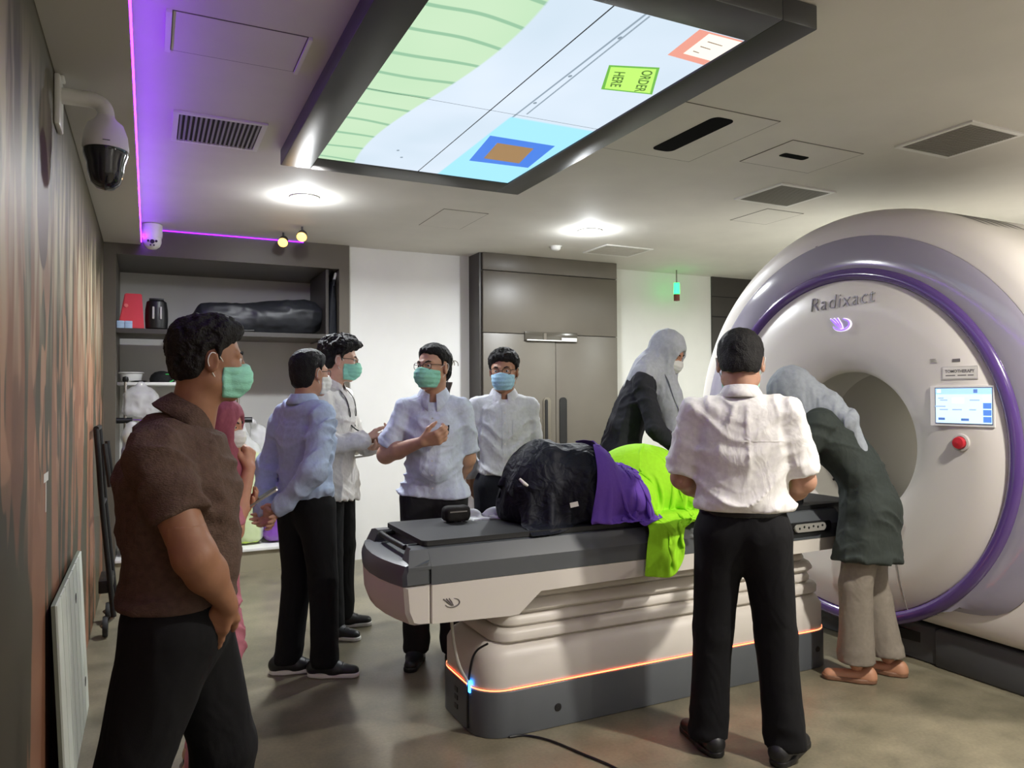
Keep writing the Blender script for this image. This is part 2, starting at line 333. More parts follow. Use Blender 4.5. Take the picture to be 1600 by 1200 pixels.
# ------------------------------------------------------------------ ceiling video wall (2 x 2 displays)
ZV = 2.72
t = thing('video_wall', 'large ceiling video screen of four panels in dark frame', 'video screen', (1.36, 3.01, H))
M_frame = mat('screen_frame', (62, 64, 62), .38)
for a in ((.64, .80, 1.85, 4.19), (1.92, 2.08, 1.85, 4.19), (.80, 1.92, 1.85, 2.02), (.80, 1.92, 4.0, 4.19)):
    obj('frame_bar', box(B(), *a, ZV - .006, H - .001, .004), M_frame, t)
def picture_mat():
    # moving picture, plain scenery only: green drapes, grey-blue plank wall, light blue counter
    m = bpy.data.materials.new('screen_picture'); m.use_nodes = True; nt = m.node_tree; N = nt.nodes; L = nt.links; N.clear()
    out = N.new('ShaderNodeOutputMaterial'); em = N.new('ShaderNodeEmission'); L.new(em.outputs[0], out.inputs[0]); em.inputs[1].default_value = SCREEN_POWER
    tc = N.new('ShaderNodeTexCoord'); sep = N.new('ShaderNodeSeparateXYZ'); L.new(tc.outputs['Object'], sep.inputs[0])
    def M2(op, a, b_=None):
        x = N.new('ShaderNodeMath'); x.operation = op
        for i, q in enumerate((a, b_)):
            if q is None: continue
            if isinstance(q, (int, float)): x.inputs[i].default_value = q
            else: L.new(q, x.inputs[i])
        return x.outputs[0]
    def mixc(f, A, Bc):
        x = N.new('ShaderNodeMix'); x.data_type = 'RGBA'; L.new(f, x.inputs[0])
        for k, q in ((6, A), (7, Bc)):
            if isinstance(q, tuple): x.inputs[k].default_value = (*lin(q), 1)
            else: L.new(q, x.inputs[k])
        return x.outputs[2]
    def step(v, a, b_):
        r = N.new('ShaderNodeMapRange'); r.inputs[1].default_value = a; r.inputs[2].default_value = b_; L.new(v, r.inputs[0]); return r.outputs[0]
    x, y = sep.outputs[0], sep.outputs[1]      # metres from the screen centre (1.36, 3.01)
    nz = N.new('ShaderNodeTexNoise'); nz.inputs['Scale'].default_value = 1.6; nz.inputs['Detail'].default_value = 2; L.new(tc.outputs['Object'], nz.inputs[0])
    wall = mixc(nz.outputs[0], (172, 190, 202), (206, 214, 226))
    seam = M2('ABSOLUTE', M2('SUBTRACT', x, .125)); wall = mixc(step(seam, .006, .003), wall, (128, 142, 154))
    wall = mixc(M2('MULTIPLY', step(x, .11, .12), step(y, .02, .04)), wall, (148, 205, 226))        # counter front
    wv = N.new('ShaderNodeTexWave'); wv.wave_type = 'BANDS'; wv.bands_direction = 'Y'; wv.inputs['Scale'].default_value = 1.7; wv.inputs['Distortion'].default_value = 2.5; wv.inputs['Detail'].default_value = 1; L.new(tc.outputs['Object'], wv.inputs[0])
    drape = mixc(nz.outputs[0], (162, 196, 160), (186, 206, 178)); drape = mixc(step(wv.outputs[0], .06, .02), drape, (134, 172, 142))
    edge = M2('ADD', x, M2('MULTIPLY', M2('SINE', M2('MULTIPLY', y, 2.2)), .09)); drape = mixc(M2('MULTIPLY', step(x, -.30, -.31), step(y, .42, .40)), drape, drape)
    c = mixc(step(edge, -.285, -.295), wall, drape)
    L.new(c, em.inputs[0]); return m
M_pic = picture_mat()
for ix, (x0, x1) in enumerate(((.80, 1.36), (1.36, 1.92))):
    for iy, (y0, y1) in enumerate(((2.02, 3.01), (3.01, 4.0))):
        o = obj('display_panel', box(B(), x0 + .004, x1 - .004, y0 + .004, y1 - .004, ZV, ZV + .03), M_pic, t)
obj('panel_gap', box(B(), .80, 1.92, 2.02, 4.0, ZV + .002, ZV + .05), M_blk, t)
def em(name, c, s=SCREEN_POWER): return mat(name, c, .5, emit=tuple(lin(c)), estr=s)
def screen_poly(name, pts, c, z, hide=0):
    bm = B(); f_ = [bm.verts.new((x, y, ZV - z)) for x, y in pts]; bm.faces.new(f_); m = em('screen_' + name + str(c[0]), c); m.node_tree.nodes['Principled BSDF'].inputs['Base Color'].default_value = (0, 0, 0, 1); return obj(name, bm, m, t, flip=False)
screen_poly('picture_frame', [(1.715, 2.03), (1.914, 2.03), (1.914, 2.245), (1.735, 2.235)], (206, 138, 122), .0006)
screen_poly('picture_paper', [(1.765, 2.04), (1.914, 2.04), (1.914, 2.205), (1.78, 2.20)], (238, 226, 208), .0010)
for k, yy in enumerate((2.085, 2.125, 2.165)): screen_poly('picture_line', [(1.80, yy), (1.87 - .02 * k, yy + .004), (1.87 - .02 * k, yy + .009), (1.80, yy + .006)], (110, 96, 84), .0014)
screen_poly('sign_board', [(1.585, 2.40), (1.775, 2.335), (1.905, 2.56), (1.68, 2.605)], (96, 160, 62), .0006)
screen_poly('sign_face', [(1.600, 2.41), (1.772, 2.352), (1.888, 2.552), (1.688, 2.59)], (168, 220, 98), .0010)
m_ink = em('screen_ink', (70, 100, 40))
mw = lambda x, y: basis((.44, .90, 0), (.95, -.30, 0), (x, y, ZV - .0014))
text('sign_text', 'ORDER', .062, m_ink, t, mw(1.79, 2.465), .0002, bold=.001); text('sign_text', 'HERE', .062, m_ink, t, mw(1.685, 2.495), .0002, bold=.001)
screen_poly('counter_frame', [(1.49, 3.30), (1.85, 3.30), (1.89, 3.68), (1.545, 3.70)], (60, 112, 200), .0006)
screen_poly('counter_board', [(1.565, 3.38), (1.77, 3.38), (1.81, 3.63), (1.60, 3.63)], (140, 110, 74), .0010)
for k, (px, py) in enumerate(((1.50, 2.2), (1.50, 2.55), (1.50, 2.85), (1.15, 3.70), (1.20, 3.80))):
    screen_poly('rivet', [(px + .008 * math.cos(a), py + .012 * math.sin(a)) for a in [i * PI / 4 for i in range(8)]], (120, 134, 146), .0006)
screen_poly('plank_seam', [(1.50, 2.03), (1.508, 2.03), (1.53, 2.98), (1.522, 2.98)], (128, 142, 154), .0007)
wl = bpy.data.objects['wall_left']
obj('sticker', box(B(), -.3198, -.3190, 2.98, 3.10, 1.165, 1.195), mat('sticker_white', (214, 214, 206), .5), wl); obj('sticker', box(B(), -.3198, -.3190, 3.03, 3.045, 1.06, 1.165), mat('sticker_white', 0), wl)
# ------------------------------------------------------------------ radiotherapy scanner
GX, GY, GZ = 3.69, 3.148, 1.16
M_gw = mat('scanner_white', (216, 211, 203), .38); M_gs = mat('scanner_silver', (150, 146, 160), .14, coat=.7)
M_gp = mat('scanner_purple', (86, 62, 124), .2, coat=.8); M_gd = mat('scanner_plinth', (72, 74, 76), .45); M_bore = mat('bore_lining', (176, 173, 164), .5)
M_seam = mat('seam', (120, 116, 110), .7)
g = thing('radiotherapy_scanner', 'huge white ring-shaped radiotherapy scanner with purple ring and round bore', 'medical scanner', (4.4, GY, 0))
NA = 120
def polar(bm, rows, a0=0, a1=2 * PI, n=NA, close=True):
    # rows: functions a -> (x, r) about the bore axis
    R = []
    for fn in rows:
        r_ = []
        for i in range(n if close else n + 1):
            a = a0 + (a1 - a0) * i / n; x, r = fn(a); r_.append((x, GY - r * math.cos(a), GZ + r * math.sin(a)))
        R.append(r_)
    return loft(bm, R, cap=False, closed=close)
const = lambda x, r: (lambda a: (x, r))
bm = B(); polar(bm, [const(GX + x, r) for x, r in ((.11, .4265), (.085, .43), (.055, .455), (.028, .51), (.010, .59), (.002, .68), (0, .78), (0, .96), (.01, .966))]); obj('front_panel', bm, M_gw, g, 60)
bm = B(); polar(bm, [const(GX + x, r) for x, r in ((1.5, .4265), (.42, .4265), (.41, .431), (.405, .4265), (.11, .4265))]); obj('bore', bm, M_bore, g, 50)
bm = B(); polar(bm, [const(GX + x, r) for x, r in ((.012, .966), (-.012, .972), (-.02, .99), (-.018, 1.012), (-.006, 1.03), (.012, 1.036))]); obj('purple_ring', bm, M_gp, g, 80)
def rp(a, R=1.22, zb=.335):      # silver disc cut flat above the foot
    s = math.sin(a)
    if s >= 0: return R
    flat = (GZ - zb) / -s if s < -1e-3 else 99
    k = 18; return (R ** -k + flat ** -k) ** (-1 / k)
def ro(a, w=1.385, zb=.20):
    s, c = math.sin(a), abs(math.cos(a))
    if s >= 0: return (1 + .0 * c) * (w * 1.0 if True else 0) * 1.0
    r1 = w / max(c, 1e-3); r2 = (GZ - zb) / max(-s, 1e-3); k = 14
    return (r1 ** -k + r2 ** -k) ** (-1 / k) if s < -.05 else w
bm = B(); polar(bm, [lambda a: (GX + .004, 1.03), lambda a: (GX + .0, max(1.034, min(1.06, rp(a)))), lambda a: (GX + .012, max(1.035, rp(a) - .03)), lambda a: (GX + .03, max(1.036, rp(a)))]); obj('silver_panel', bm, M_gs, g, 70)
bm = B(); rows = [lambda a: (GX + .034, max(1.033, rp(a)))]
for dx, dr in ((.036, -.105), (.05, -.07), (.085, -.03), (.14, -.008), (.2, 0), (.7, .0), (1.3, .0), (1.42, -.03), (1.5, -.12), (1.5, -.88)):
    rows.append(lambda a, dx=dx, dr=dr: (GX + dx, max(ro(a) + dr, min(ro(a), rp(a) + .002) if dx < .1 else .4)))
polar(bm, rows); obj('housing', bm, M_gw, g, 60)
obj('plinth', box(B(), 3.765, 5.1, GY - 1.35, 2.63, 0, .20, .015), M_gd, g)
obj('plinth', box(B(), 3.78, 5.1, 2.632, 3.72, 0, .20, .015), M_gd, g)
obj('plinth', box(B(), 3.765, 5.1, 3.722, GY + 1.35, 0, .20, .015), M_gd, g)
bm = B(); prism(bm, [(3.70, 3.32), (3.72, 3.02), (3.80, 2.62), (3.80, 3.72), (3.76, 3.6)], .10, .155); obj('bumper', bm, mat('bumper_black', (24, 24, 26), .3), g)
# seam lines, holes
def face_curve(name, pts, r, m):
    bm = B(); tube(bm, [(GX - .0005, y, z) for y, z in pts], r, 6); return obj(name, bm, m, g)
face_curve('panel_seam', [(2.805, .785), (2.80, .6), (2.775, .45), (2.735, .30), (2.70, .24)], .003, M_seam)
bm = B(); lathe(bm, [(.001, GX - .002), (.013, GX - .002), (.014, GX)], (0, 2.775, .62), 'x', 14); obj('screw_hole', bm, M_blk, g)
bm = B(); polar(bm, [const(GX + .035, 1.222), const(GX + .032, 1.226), const(GX + .039, 1.32)][:2], 1.72, 1.735, 2, False); obj('housing_seam', bm, M_seam, g)
pts = []
for (y, z) in ((3.31, 2.46),):
    bm = B(); tube(bm, [(GX + .037, 3.30, GZ + 1.215), (GX + .05, 3.305, GZ + 1.245), (GX + .10, 3.31, GZ + 1.292)], .0025, 6); obj('housing_seam', bm, M_seam, g)
# cooling slots on top of the housing
for k in range(5):
    bm = B(); a0, a1 = PI / 2 - .36, PI / 2 - .60
    ring = []
    for i in range(13):
        a = a0 + (a1 - a0) * i / 12; r = ro(a) + .0012; ring.append((a, r))
    xs = GX + .22 + .085 * k; tp = [(xs - .018 * math.sin(PI * min(1, i / 12 + .08)), GY - r * math.cos(a), GZ + r * math.sin(a)) for i, (a, r) in enumerate(ring)]
    bt = [(xs + .022 * math.sin(PI * min(1, i / 12 + .08)), GY - r * math.cos(a), GZ + r * math.sin(a)) for i, (a, r) in enumerate(ring)]
    loft(bm, [tp, bt], cap=False, closed=False); obj('cooling_slot', bm, M_blk, g)
# bore cable and bolts
bm = B(); tube(bm, smoothpath([(GX + .33, GY + .4, 1.30), (GX + .45, GY + .425, 1.16), (GX + .47, GY + .415, 1.02), (GX + .36, GY + .37, .95)]), .0025, 6); obj('bore_cable', bm, M_seam, g)
for y, z in ((.405, 1.305), (.37, .955), (.335, .90)):
    bm = B(); tube(bm, [(GX + .32, GY + y, z), (GX + .32, GY + y * .98, z)], .008, 8); obj('bore_bolt', bm, M_blk, g)
# front lettering and logo
M_let = mat('grey_lettering', (120, 118, 118), .3, .6)
fb = lambda y, z, dx=.003: basis((0, -1, 0), (0, 0, 1), (GX - dx, y, z))
text('front_lettering', 'Radixact', .122, M_let, g, fb(3.135, 2.005) @ Matrix.Rotation(math.radians(1.5), 4, 'Z'), .002, shear=.16, spacing=1.1, bold=-.002)
M_logo = mat('logo_glow', (120, 90, 210), .3, emit=(.22, .10, .85), estr=1.6); M_logow = mat('logo_halo', (240, 238, 250), .3, emit=(.8, .75, 1), estr=.8)
def logo(name, y, z, s, m, par, xface, plane='x'):
    bm = B()
    def P(u, v): return (xface, y - u, z + v) if plane == 'x' else (y + u, xface, z + v)
    ell = lambda a: (.5 * math.cos(a) + .12, .28 * math.sin(a) - .02)
    tube(bm, [P(*(s * q for q in ell(a))) for a in np.linspace(-2.9, 1.35, 20)], [s * .05 * (.3 + .7 * math.sin(PI * i / 19)) for i in range(20)], 6)
    for k in range(3):
        tube(bm, [P(s * (-.50 + .2 * k), s * .30), P(s * (-.18 + .13 * k), s * (.02)), P(s * (.08 + .06 * k), s * -.22)], [s * .035, s * .045, s * .015], 6)
    return obj(name, bm, m, par)
logo('front_logo_halo', 3.145, 1.868, .130, M_logow, g, GX - .001); logo('front_logo', 3.145, 1.868, .118, M_logo, g, GX - .006)
# labels, display, stop button
def label_plate(name, y0, y1, z0, z1, m, dx): return obj(name, box(B(), GX - dx, GX + .002, y0, y1, z0, z1), m, g)
label_plate('display_bezel', 2.245, 2.575, 1.288, 1.492, mat('bezel_white', (232, 230, 226), .35), .006)
label_plate('display_recess', 2.252, 2.548, 1.298, 1.484, mat('display_edge', (84, 96, 120), .4), .007)
def scr(name, y0, y1, z0, z1, c, dx, s=.95): return label_plate(name, y0, y1, z0, z1, em('disp_%02x%02x%02x' % c, c, s), dx)
scr('display_screen', 2.256, 2.544, 1.303, 1.480, (186, 214, 240), .008)
scr('display_header', 2.256, 2.544, 1.450, 1.480, (150, 190, 235), .0085)
scr('display_field', 2.395, 2.455, 1.405, 1.432, (240, 244, 250), .0085)
scr('display_tab', 2.258, 2.298, 1.410, 1.442, (236, 240, 250), .0085)
for k in range(3): scr('display_tab', 2.258, 2.298, 1.310 + .034 * k, 1.338 + .034 * k, (74, 116, 190), .0085)
scr('display_button', 2.495, 2.53, 1.318, 1.330, (70, 100, 160), .0085); scr('display_button', 2.37, 2.41, 1.316, 1.328, (70, 100, 160), .0085)
scr('display_icon', 2.515, 2.535, 1.458, 1.474, (244, 226, 196), .009); scr('display_icon', 2.325, 2.345, 1.456, 1.474, (80, 110, 170), .009)
for (y, z, wd) in ((2.50, 1.42, .04), (2.34, 1.42, .05), (2.50, 1.372, .045), (2.43, 1.372, .05), (2.35, 1.372, .035), (2.515, 1.43, .03), (2.52, 1.388, .06)):
    scr('display_line', y - wd / 2, y + wd / 2, z - .003, z + .003, (140, 160, 186), .0085)
label_plate('name_plate', 2.325, 2.51, 1.525, 1.592, mat('plate_silver', (196, 192, 186), .35), .003)
label_plate('name_plate_inner', 2.330, 2.505, 1.530, 1.587, mat('plate_face', (222, 218, 210), .4), .004)
M_ink = mat('print_grey', (110, 106, 104), .6)
text('name_plate_text', 'TOMOTHERAPY', .021, M_ink, g, fb(2.417, 1.566, .0045), .0002, bold=.0006)
for yy, wd in ((2.465, .05), (2.405, .045), (2.36, .03)): label_plate('name_plate_line', yy - wd / 2, yy + wd / 2, 1.543, 1.548, M_ink, .0045)
label_plate('model_mark', 2.415, 2.455, 1.615, 1.630, M_ink, .002)
for k in range(3): label_plate('small_mark', 2.545 - .004 * k, 2.575, 1.632 - .009 * k, 1.636 - .009 * k, mat('print_pale', (160, 156, 150), .6), .002)
bm = B(); lathe(bm, [(.046, GX), (.044, GX - .012), (.034, GX - .014), (.033, GX)], (0, 2.415, 1.205), 'x', 28); obj('stop_collar', bm, mat('collar_grey', (190, 186, 180), .3), g)
bm = B(); lathe(bm, [(.030, GX), (.032, GX - .02), (.028, GX - .032), (.001, GX - .036)], (0, 2.415, 1.205), 'x', 28); obj('stop_button', bm, mat('stop_red', (190, 40, 52), .35), g)
# ------------------------------------------------------------------ treatment couch
M_cw = mat('couch_white', (214, 208, 198), .42); M_cg = mat('couch_grey', (84, 88, 91), .38); M_cp = mat('couch_plate', (34, 35, 36), .55, noise=.1, nscale=120)
cz = thing('treatment_couch', 'long white and grey treatment couch with black top leading into the scanner', 'treatment couch', (2.3, 3.155, 0))
Y0, Y1 = 2.835, 3.475
def bow(y): return .055 * (1 - ((y - 3.155) / .32) ** 2)
def yloft(name, prof, ys, insets, m, end=True, xl=1.0):
    # side profile (x, z) swept across the width; the foot end bows outwards
    cx = sum(p[0] for p in prof) / len(prof); cz_ = sum(p[1] for p in prof) / len(prof); rings = []
    for y, ins in zip(ys, insets):
        rings.append([(x - (bow(y) if x < xl else 0) + (ins if x < cx else -ins), y, z + (ins * .5 if z < cz_ else -ins * .5)) for x, z in prof])
    bm = B(); loft(bm, rings); return obj(name, bm, m, cz, 35)
ys = [Y0, Y0 + .012, Y0 + .10, Y0 + .2, 3.155, Y1 - .2, Y1 - .10, Y1 - .012, Y1]; ins = [.012, 0, 0, 0, 0, 0, 0, 0, .012]
yloft('end_cover_white', [(.905, .702), (.912, .60), (.93, .555), (.95, .548), (1.012, .546), (1.012, .702)], ys, ins, M_cw)
yloft('side_cover_white', [(1.014, .702), (1.014, .546), (1.36, .532), (1.40, .534), (1.505, .622), (3.32, .640), (3.32, .702)], [Y0, Y0 + .01, Y1 - .01, Y1], [.003, 0, 0, .003], M_cw)
yloft('end_cover_grey', [(.903, .703), (.90, .745), (.915, .782), (.935, .788), (1.012, .80), (1.012, .703)], ys, ins, M_cg)
def cprof(x0, x1, name):
    # grey side rail: upright face, sloped shoulder, flat top
    bm = B(); P = [(Y0, .703), (Y0, .775), (Y0 + .045, .838), (Y0 + .06, .842), (Y1 - .06, .842), (Y1 - .045, .838), (Y1, .775), (Y1, .703)]
    loft(bm, [[(x, y, z) for y, z in P] for x in (x0, x1)]); return obj(name, bm, M_cg, cz, 20)
cprof(1.014, 2.16, 'side_cover_grey'); cprof(2.163, 3.33, 'side_cover_grey')
for s, (a, b_) in enumerate(((Y0, Y0 + .11), (Y1 - .11, Y1))):
    near = s == 0; o_, i_ = (a, b_) if near else (b_, a); sg = 1 if near else -1
    o_ -= sg * .0015; P = [(o_, .765), (o_, .778), (o_ + sg * .04, .838), (o_ + sg * .055, .842), (i_, .842), (i_, .765)]
    bm = B(); loft(bm, [[(x + (1.012 - x) * (0 if z < .78 else (.18 if z < .839 else .3)), y, z) for y, z in P] for x in (.918, .93, 1.012)]); obj('corner_post', bm, M_cg, cz, 20)
bm = B(); prism(bm, rrect(1.0, 3.55, 2.895, 3.415, .02), .845, .866, .004); obj('carbon_top', bm, M_cp, cz)
bm = B(); prism(bm, rrect(1.02, 3.50, 2.92, 3.39, .02), .80, .846); obj('top_core', bm, M_blk, cz)
bm = B(); tube(bm, smoothpath([(1.03, 2.975, .832), (.965, 2.98, .832), (.948, 3.0, .832), (.948, 3.30, .832), (.965, 3.33, .832), (1.03, 3.335, .832)], 4), .012, 10); obj('end_handle', bm, M_blk, cz)
bm = B(); box(bm, 1.02, 3.3, 3.04, 3.27, .62, .72); obj('rail_core', bm, M_blk, cz)
logo('side_logo', 1.095, .622, .062, mat('logo_grey', (110, 106, 102), .4), cz, Y0 - .001, 'y')
obj('hose_clip', box(B(), 2.13, 2.17, Y0 - .006, Y0, .63, .70, .003), M_cg, cz)
# pedestal: stepped bellows between couch and base
def tier(name, x0, x1, y0, y1, z0, z1, r, m, rnd=.02, k=8, low=.6):
    bm = B(); rings = []
    for z, i in ((z0, rnd * low), (z0 + rnd * .5, 0), (z1 - rnd, 0), (z1 - rnd * .35, rnd * .4), (z1, rnd)):
        rings.append([(x, y, z) for x, y in rrect(x0 + i, x1 - i, y0 + i, y1 - i, max(.01, r - i), k)])
    loft(bm, rings); return obj(name, bm, m, cz, 50)
tier('base_skirt', 1.245, 3.33, 2.895, 3.415, .0, .195, .14, M_cg, .006)
tier('base_cover', 1.254, 3.322, 2.903, 3.407, .2035, .385, .135, M_cw, .06, low=.0)
tier('bellows_tier', 1.33, 3.29, 2.925, 3.385, .385, .44, .10, M_cw, .018)
tier('bellows_tier', 1.36, 3.26, 2.945, 3.365, .44, .50, .10, M_cw, .03)
tier('bellows_tier', 1.40, 3.27, 2.935, 3.375, .50, .555, .10, M_cw, .03)
tier('bellows_tier', 1.46, 3.23, 2.955, 3.355, .555, .60, .10, M_cw, .025)
tier('bellows_tier', 1.50, 3.25, 2.945, 3.365, .60, .65, .10, M_cw, .02)
pts = rrect(1.250, 3.325, 2.90, 3.41, .137, 10); bm = B()
loft(bm, [[(x, y, z) for x, y in pts] for z in (.196, .203)], cap=False); bmesh.ops.solidify(bm, geom=bm.faces[:], thickness=-.002)
obj('light_line', bm, mat('orange_line', (255, 150, 100), .4, emit=(1.0, .34, .16), estr=1.7), cz)
bm = B(); box(bm, 1.2435, 1.2515, 3.00, 3.03, .175, .225, .003); obj('blue_indicator', bm, mat('blue_glow', (40, 120, 255), .4, emit=(.03, .28, 1.0), estr=9), cz)
bm = B(); tube(bm, smoothpath([(1.16, 3.0, .55), (1.17, 3.0, .42), (1.20, 3.01, .30), (1.242, 3.015, .22)]), .007, 8); obj('clear_hose', bm, mat('clear_tube', (180, 178, 168), .2), cz)
bm = B(); tube(bm, smoothpath([(1.30, 2.93, .40), (1.262, 2.97, .36), (1.252, 3.01, .28), (1.243, 3.02, .15), (1.243, 3.02, .02)]), .005, 6); obj('black_cord', bm, M_blk, cz)
bm = B(); lathe(bm, [(.001, 2.892), (.016, 2.892), (.018, 2.895)], (1.62, 0, .085), 'y', 14); obj('socket', bm, M_blk, cz)
bm = B(); lathe(bm, [(.001, 2.892), (.014, 2.892), (.016, 2.895)], (3.2, 0, .10), 'y', 14); obj('socket', bm, M_blk, cz)
for z in (.13, .095, .055): obj('end_socket', box(B(), 1.242, 1.247, 3.14, 3.175, z, z + .02), M_blk, cz)
bm = B(); tube(bm, smoothpath([(1.38, 2.889, .006), (1.45, 2.87, .006), (1.52, 2.78, .006), (1.58, 2.62, .006), (1.63, 2.48, .006), (1.66, 2.30, .006)]), .005, 6)
tag(obj('power_cable', bm, M_blk), 'thin black cable trailing over the floor from couch base', 'cable')
# control keypad at the scanner end of the couch
t = thing('couch_control_box', 'black box with padded top lying on couch behind white-shirted man', 'control box', (3.02, 2.99, .866))
bm = B(); prism(bm, rrect(2.86, 3.16, 2.93, 3.12, .02), .867, .90, .004); obj('body', bm, M_blk, t)
bm = B(); prism(bm, rrect(2.92, 3.08, 2.95, 3.05, .015), .90, .93, .004); obj('pad', bm, mat('pad_black', (32, 32, 34), .6), t)
t = thing('couch_keypad', 'oval silver button pad fixed to side of couch beside green jacket', 'keypad', (3.06, 2.82, .77))
bm = B(); prism(bm, rrect(2.92, 3.22, -.035, .02, .02), 0, .02); bm.transform(Matrix(((1, 0, 0, 0), (0, 0, -1, 2.834), (0, 1, 0, .775), (0, 0, 0, 1)))); obj('mount', bm, M_blk, t)
bm = B(); prism(bm, rrect(2.95, 3.17, -.02, .02, .019), 0, .012, .003); bm.transform(Matrix(((1, 0, 0, 0), (0, 0, -1, 2.812), (0, 1, 0, .77), (0, 0, 0, 1)))); obj('silver_face', bm, mat('keypad_silver', (170, 168, 160), .3, .3), t)
for k in range(6):
    bm = B(); lathe(bm, [(.001, 2.798), (.006, 2.799), (.007, 2.801)], (2.98 + .032 * k, 0, .770 + .006 * (k % 2)), 'y', 10); obj('button', bm, M_blk, t)
# ------------------------------------------------------------------ implicit-surface modelling (people, cloth bundles)
F32 = np.float32
_lat = np.random.default_rng(11).random((32, 32, 32)).astype(F32)
def vnoise(P, fr, off=0.):
    q = P * np.asarray(fr, F32) + F32(off + 100.); i = np.floor(q).astype(np.int32); t = q - i; t = t * t * (3 - 2 * t); i &= 31; j = (i + 1) & 31
    x0, y0, z0 = i.T; x1, y1, z1 = j.T; tx, ty, tz = t.T
    a = _lat[x0, y0, z0] * (1 - tx) + _lat[x1, y0, z0] * tx; b = _lat[x0, y1, z0] * (1 - tx) + _lat[x1, y1, z0] * tx
    c = _lat[x0, y0, z1] * (1 - tx) + _lat[x1, y0, z1] * tx; d = _lat[x0, y1, z1] * (1 - tx) + _lat[x1, y1, z1] * tx
    return (a * (1 - ty) + b * ty) * (1 - tz) + (c * (1 - ty) + d * ty) * tz
def ridge(P, fr, off=0.): return 1 - np.abs(2 * vnoise(P, fr, off) - 1)
def folds(P, fo):
    ax = np.sqrt(P[:, 0] ** 2 + .0016); c, s = .82, .57; w_ = .05 * (vnoise(P, (6, 6, 6), fo + 5) - .5); Q = np.stack([ax * c + P[:, 2] * s + w_, P[:, 1], P[:, 2] * c - ax * s + w_ * 1.5], 1).astype(F32)
    Q2 = np.stack([P[:, 0] + w_ * .8, P[:, 1], P[:, 2] + w_], 1).astype(F32)
    m = np.clip(vnoise(P, (5, 5, 4), fo + 21) * 2 - .5, 0, 1)
    a = ridge(Q, (5, 6, 19), fo) ** 3; b = ridge(Q2, (19, 15, 4), fo + 9) ** 3; e = ridge(Q, (9, 12, 40), fo + 15) ** 2
    return (a - .35) * (.4 + m) * 1.1 + (b - .35) * (1.2 - m) * .9 + (e - .4) * .35
def A3(v): return np.asarray(v, F32)
def s_seg(P, a, b, ra, rb, flat=None):
    a, b = A3(a), A3(b); q = P - a; ab = b - a
    if flat is not None:
        n, k = A3(flat[0]), flat[1]; n = n / np.linalg.norm(n)
        q = q + np.outer(q @ n, n) * F32(1 / k - 1); ab = ab + n * (ab @ n) * F32(1 / k - 1)
    t = np.clip((q @ ab) / max(float(ab @ ab), 1e-9), 0, 1)
    d = np.sqrt(((q - np.outer(t, ab)) ** 2).sum(1)) - (ra + (rb - ra) * t)
    return d * F32(.5 + .5 * flat[1]) if flat is not None else d
def s_ell(P, c, r):
    q = P - A3(c); r = A3(r); k0 = np.sqrt(((q / r) ** 2).sum(1)); k1 = np.sqrt(((q / (r * r)) ** 2).sum(1)) + 1e-6
    return k0 * (k0 - 1) / k1
def s_box(P, c, hs, r=0.):
    q = np.abs(P - A3(c)) - A3(hs) + F32(r); return np.sqrt((np.maximum(q, 0) ** 2).sum(1)) + np.minimum(q.max(1), 0) - r
def smin(a, b, k):
    if k <= 0: return np.minimum(a, b)
    h = np.maximum(k - np.abs(a - b), 0) / k; return np.minimum(a, b) - h * h * (k / 4)
def smax(a, b, k): return -smin(-a, -b, k)
def union(prims, k):
    def f(P):
        d = None
        for p in prims:
            kk = k
            if callable(p): e = p(P)
            else: e = s_seg(P, *p)
            d = e if d is None else smin(d, e, kk)
        return d
    return f
def nets(V, lo, h):
    ins = V < 0; nx, ny, nz = V.shape
    c = np.zeros((nx - 1, ny - 1, nz - 1), np.int8)
    for dx in (0, 1):
        for dy in (0, 1):
            for dz in (0, 1): c += ins[dx:nx - 1 + dx, dy:ny - 1 + dy, dz:nz - 1 + dz]
    act = np.argwhere((c > 0) & (c < 8))
    if len(act) == 0: return np.zeros((0, 3)), np.zeros((0, 4), int)
    idx = -np.ones(c.shape, np.int64); idx[tuple(act.T)] = np.arange(len(act))
    s = np.zeros((len(act), 3)); cnt = np.zeros(len(act))
    cor = [(x, y, z) for x in (0, 1) for y in (0, 1) for z in (0, 1)]
    val = {q: V[act[:, 0] + q[0], act[:, 1] + q[1], act[:, 2] + q[2]] for q in cor}
    for q in cor:
        for ax in range(3):
            if q[ax] == 0:
                p = tuple(1 if i == ax else q[i] for i in range(3)); a, b = val[q], val[p]; m = (a < 0) != (b < 0)
                t = np.where(m, a / np.where(m, a - b, 1), 0); pt = np.tile(np.array(q, float), (len(act), 1)); pt[:, ax] += t
                s += pt * m[:, None]; cnt += m
    verts = np.asarray(lo) + (act + s / cnt[:, None]) * h
    quads = []
    for ax in range(3):
        u, v = (ax + 1) % 3, (ax + 2) % 3
        sl0 = [slice(None)] * 3; sl1 = [slice(None)] * 3; sl0[ax] = slice(0, -1); sl1[ax] = slice(1, None)
        for q in (u, v): sl0[q] = slice(1, -1); sl1[q] = slice(1, -1)
        a, b = ins[tuple(sl0)], ins[tuple(sl1)]
        for m, fl in ((a & ~b, False), (~a & b, True)):
            e = np.argwhere(m)
            if len(e) == 0: continue
            e[:, u] += 1; e[:, v] += 1
            def cell(du, dv):
                k = e.copy(); k[:, u] -= du; k[:, v] -= dv; return idx[tuple(k.T)]
            qd = np.stack([cell(1, 1), cell(0, 1), cell(0, 0), cell(1, 0)], 1)
            quads.append(qd[:, ::-1] if fl else qd)
    return verts, np.concatenate(quads)
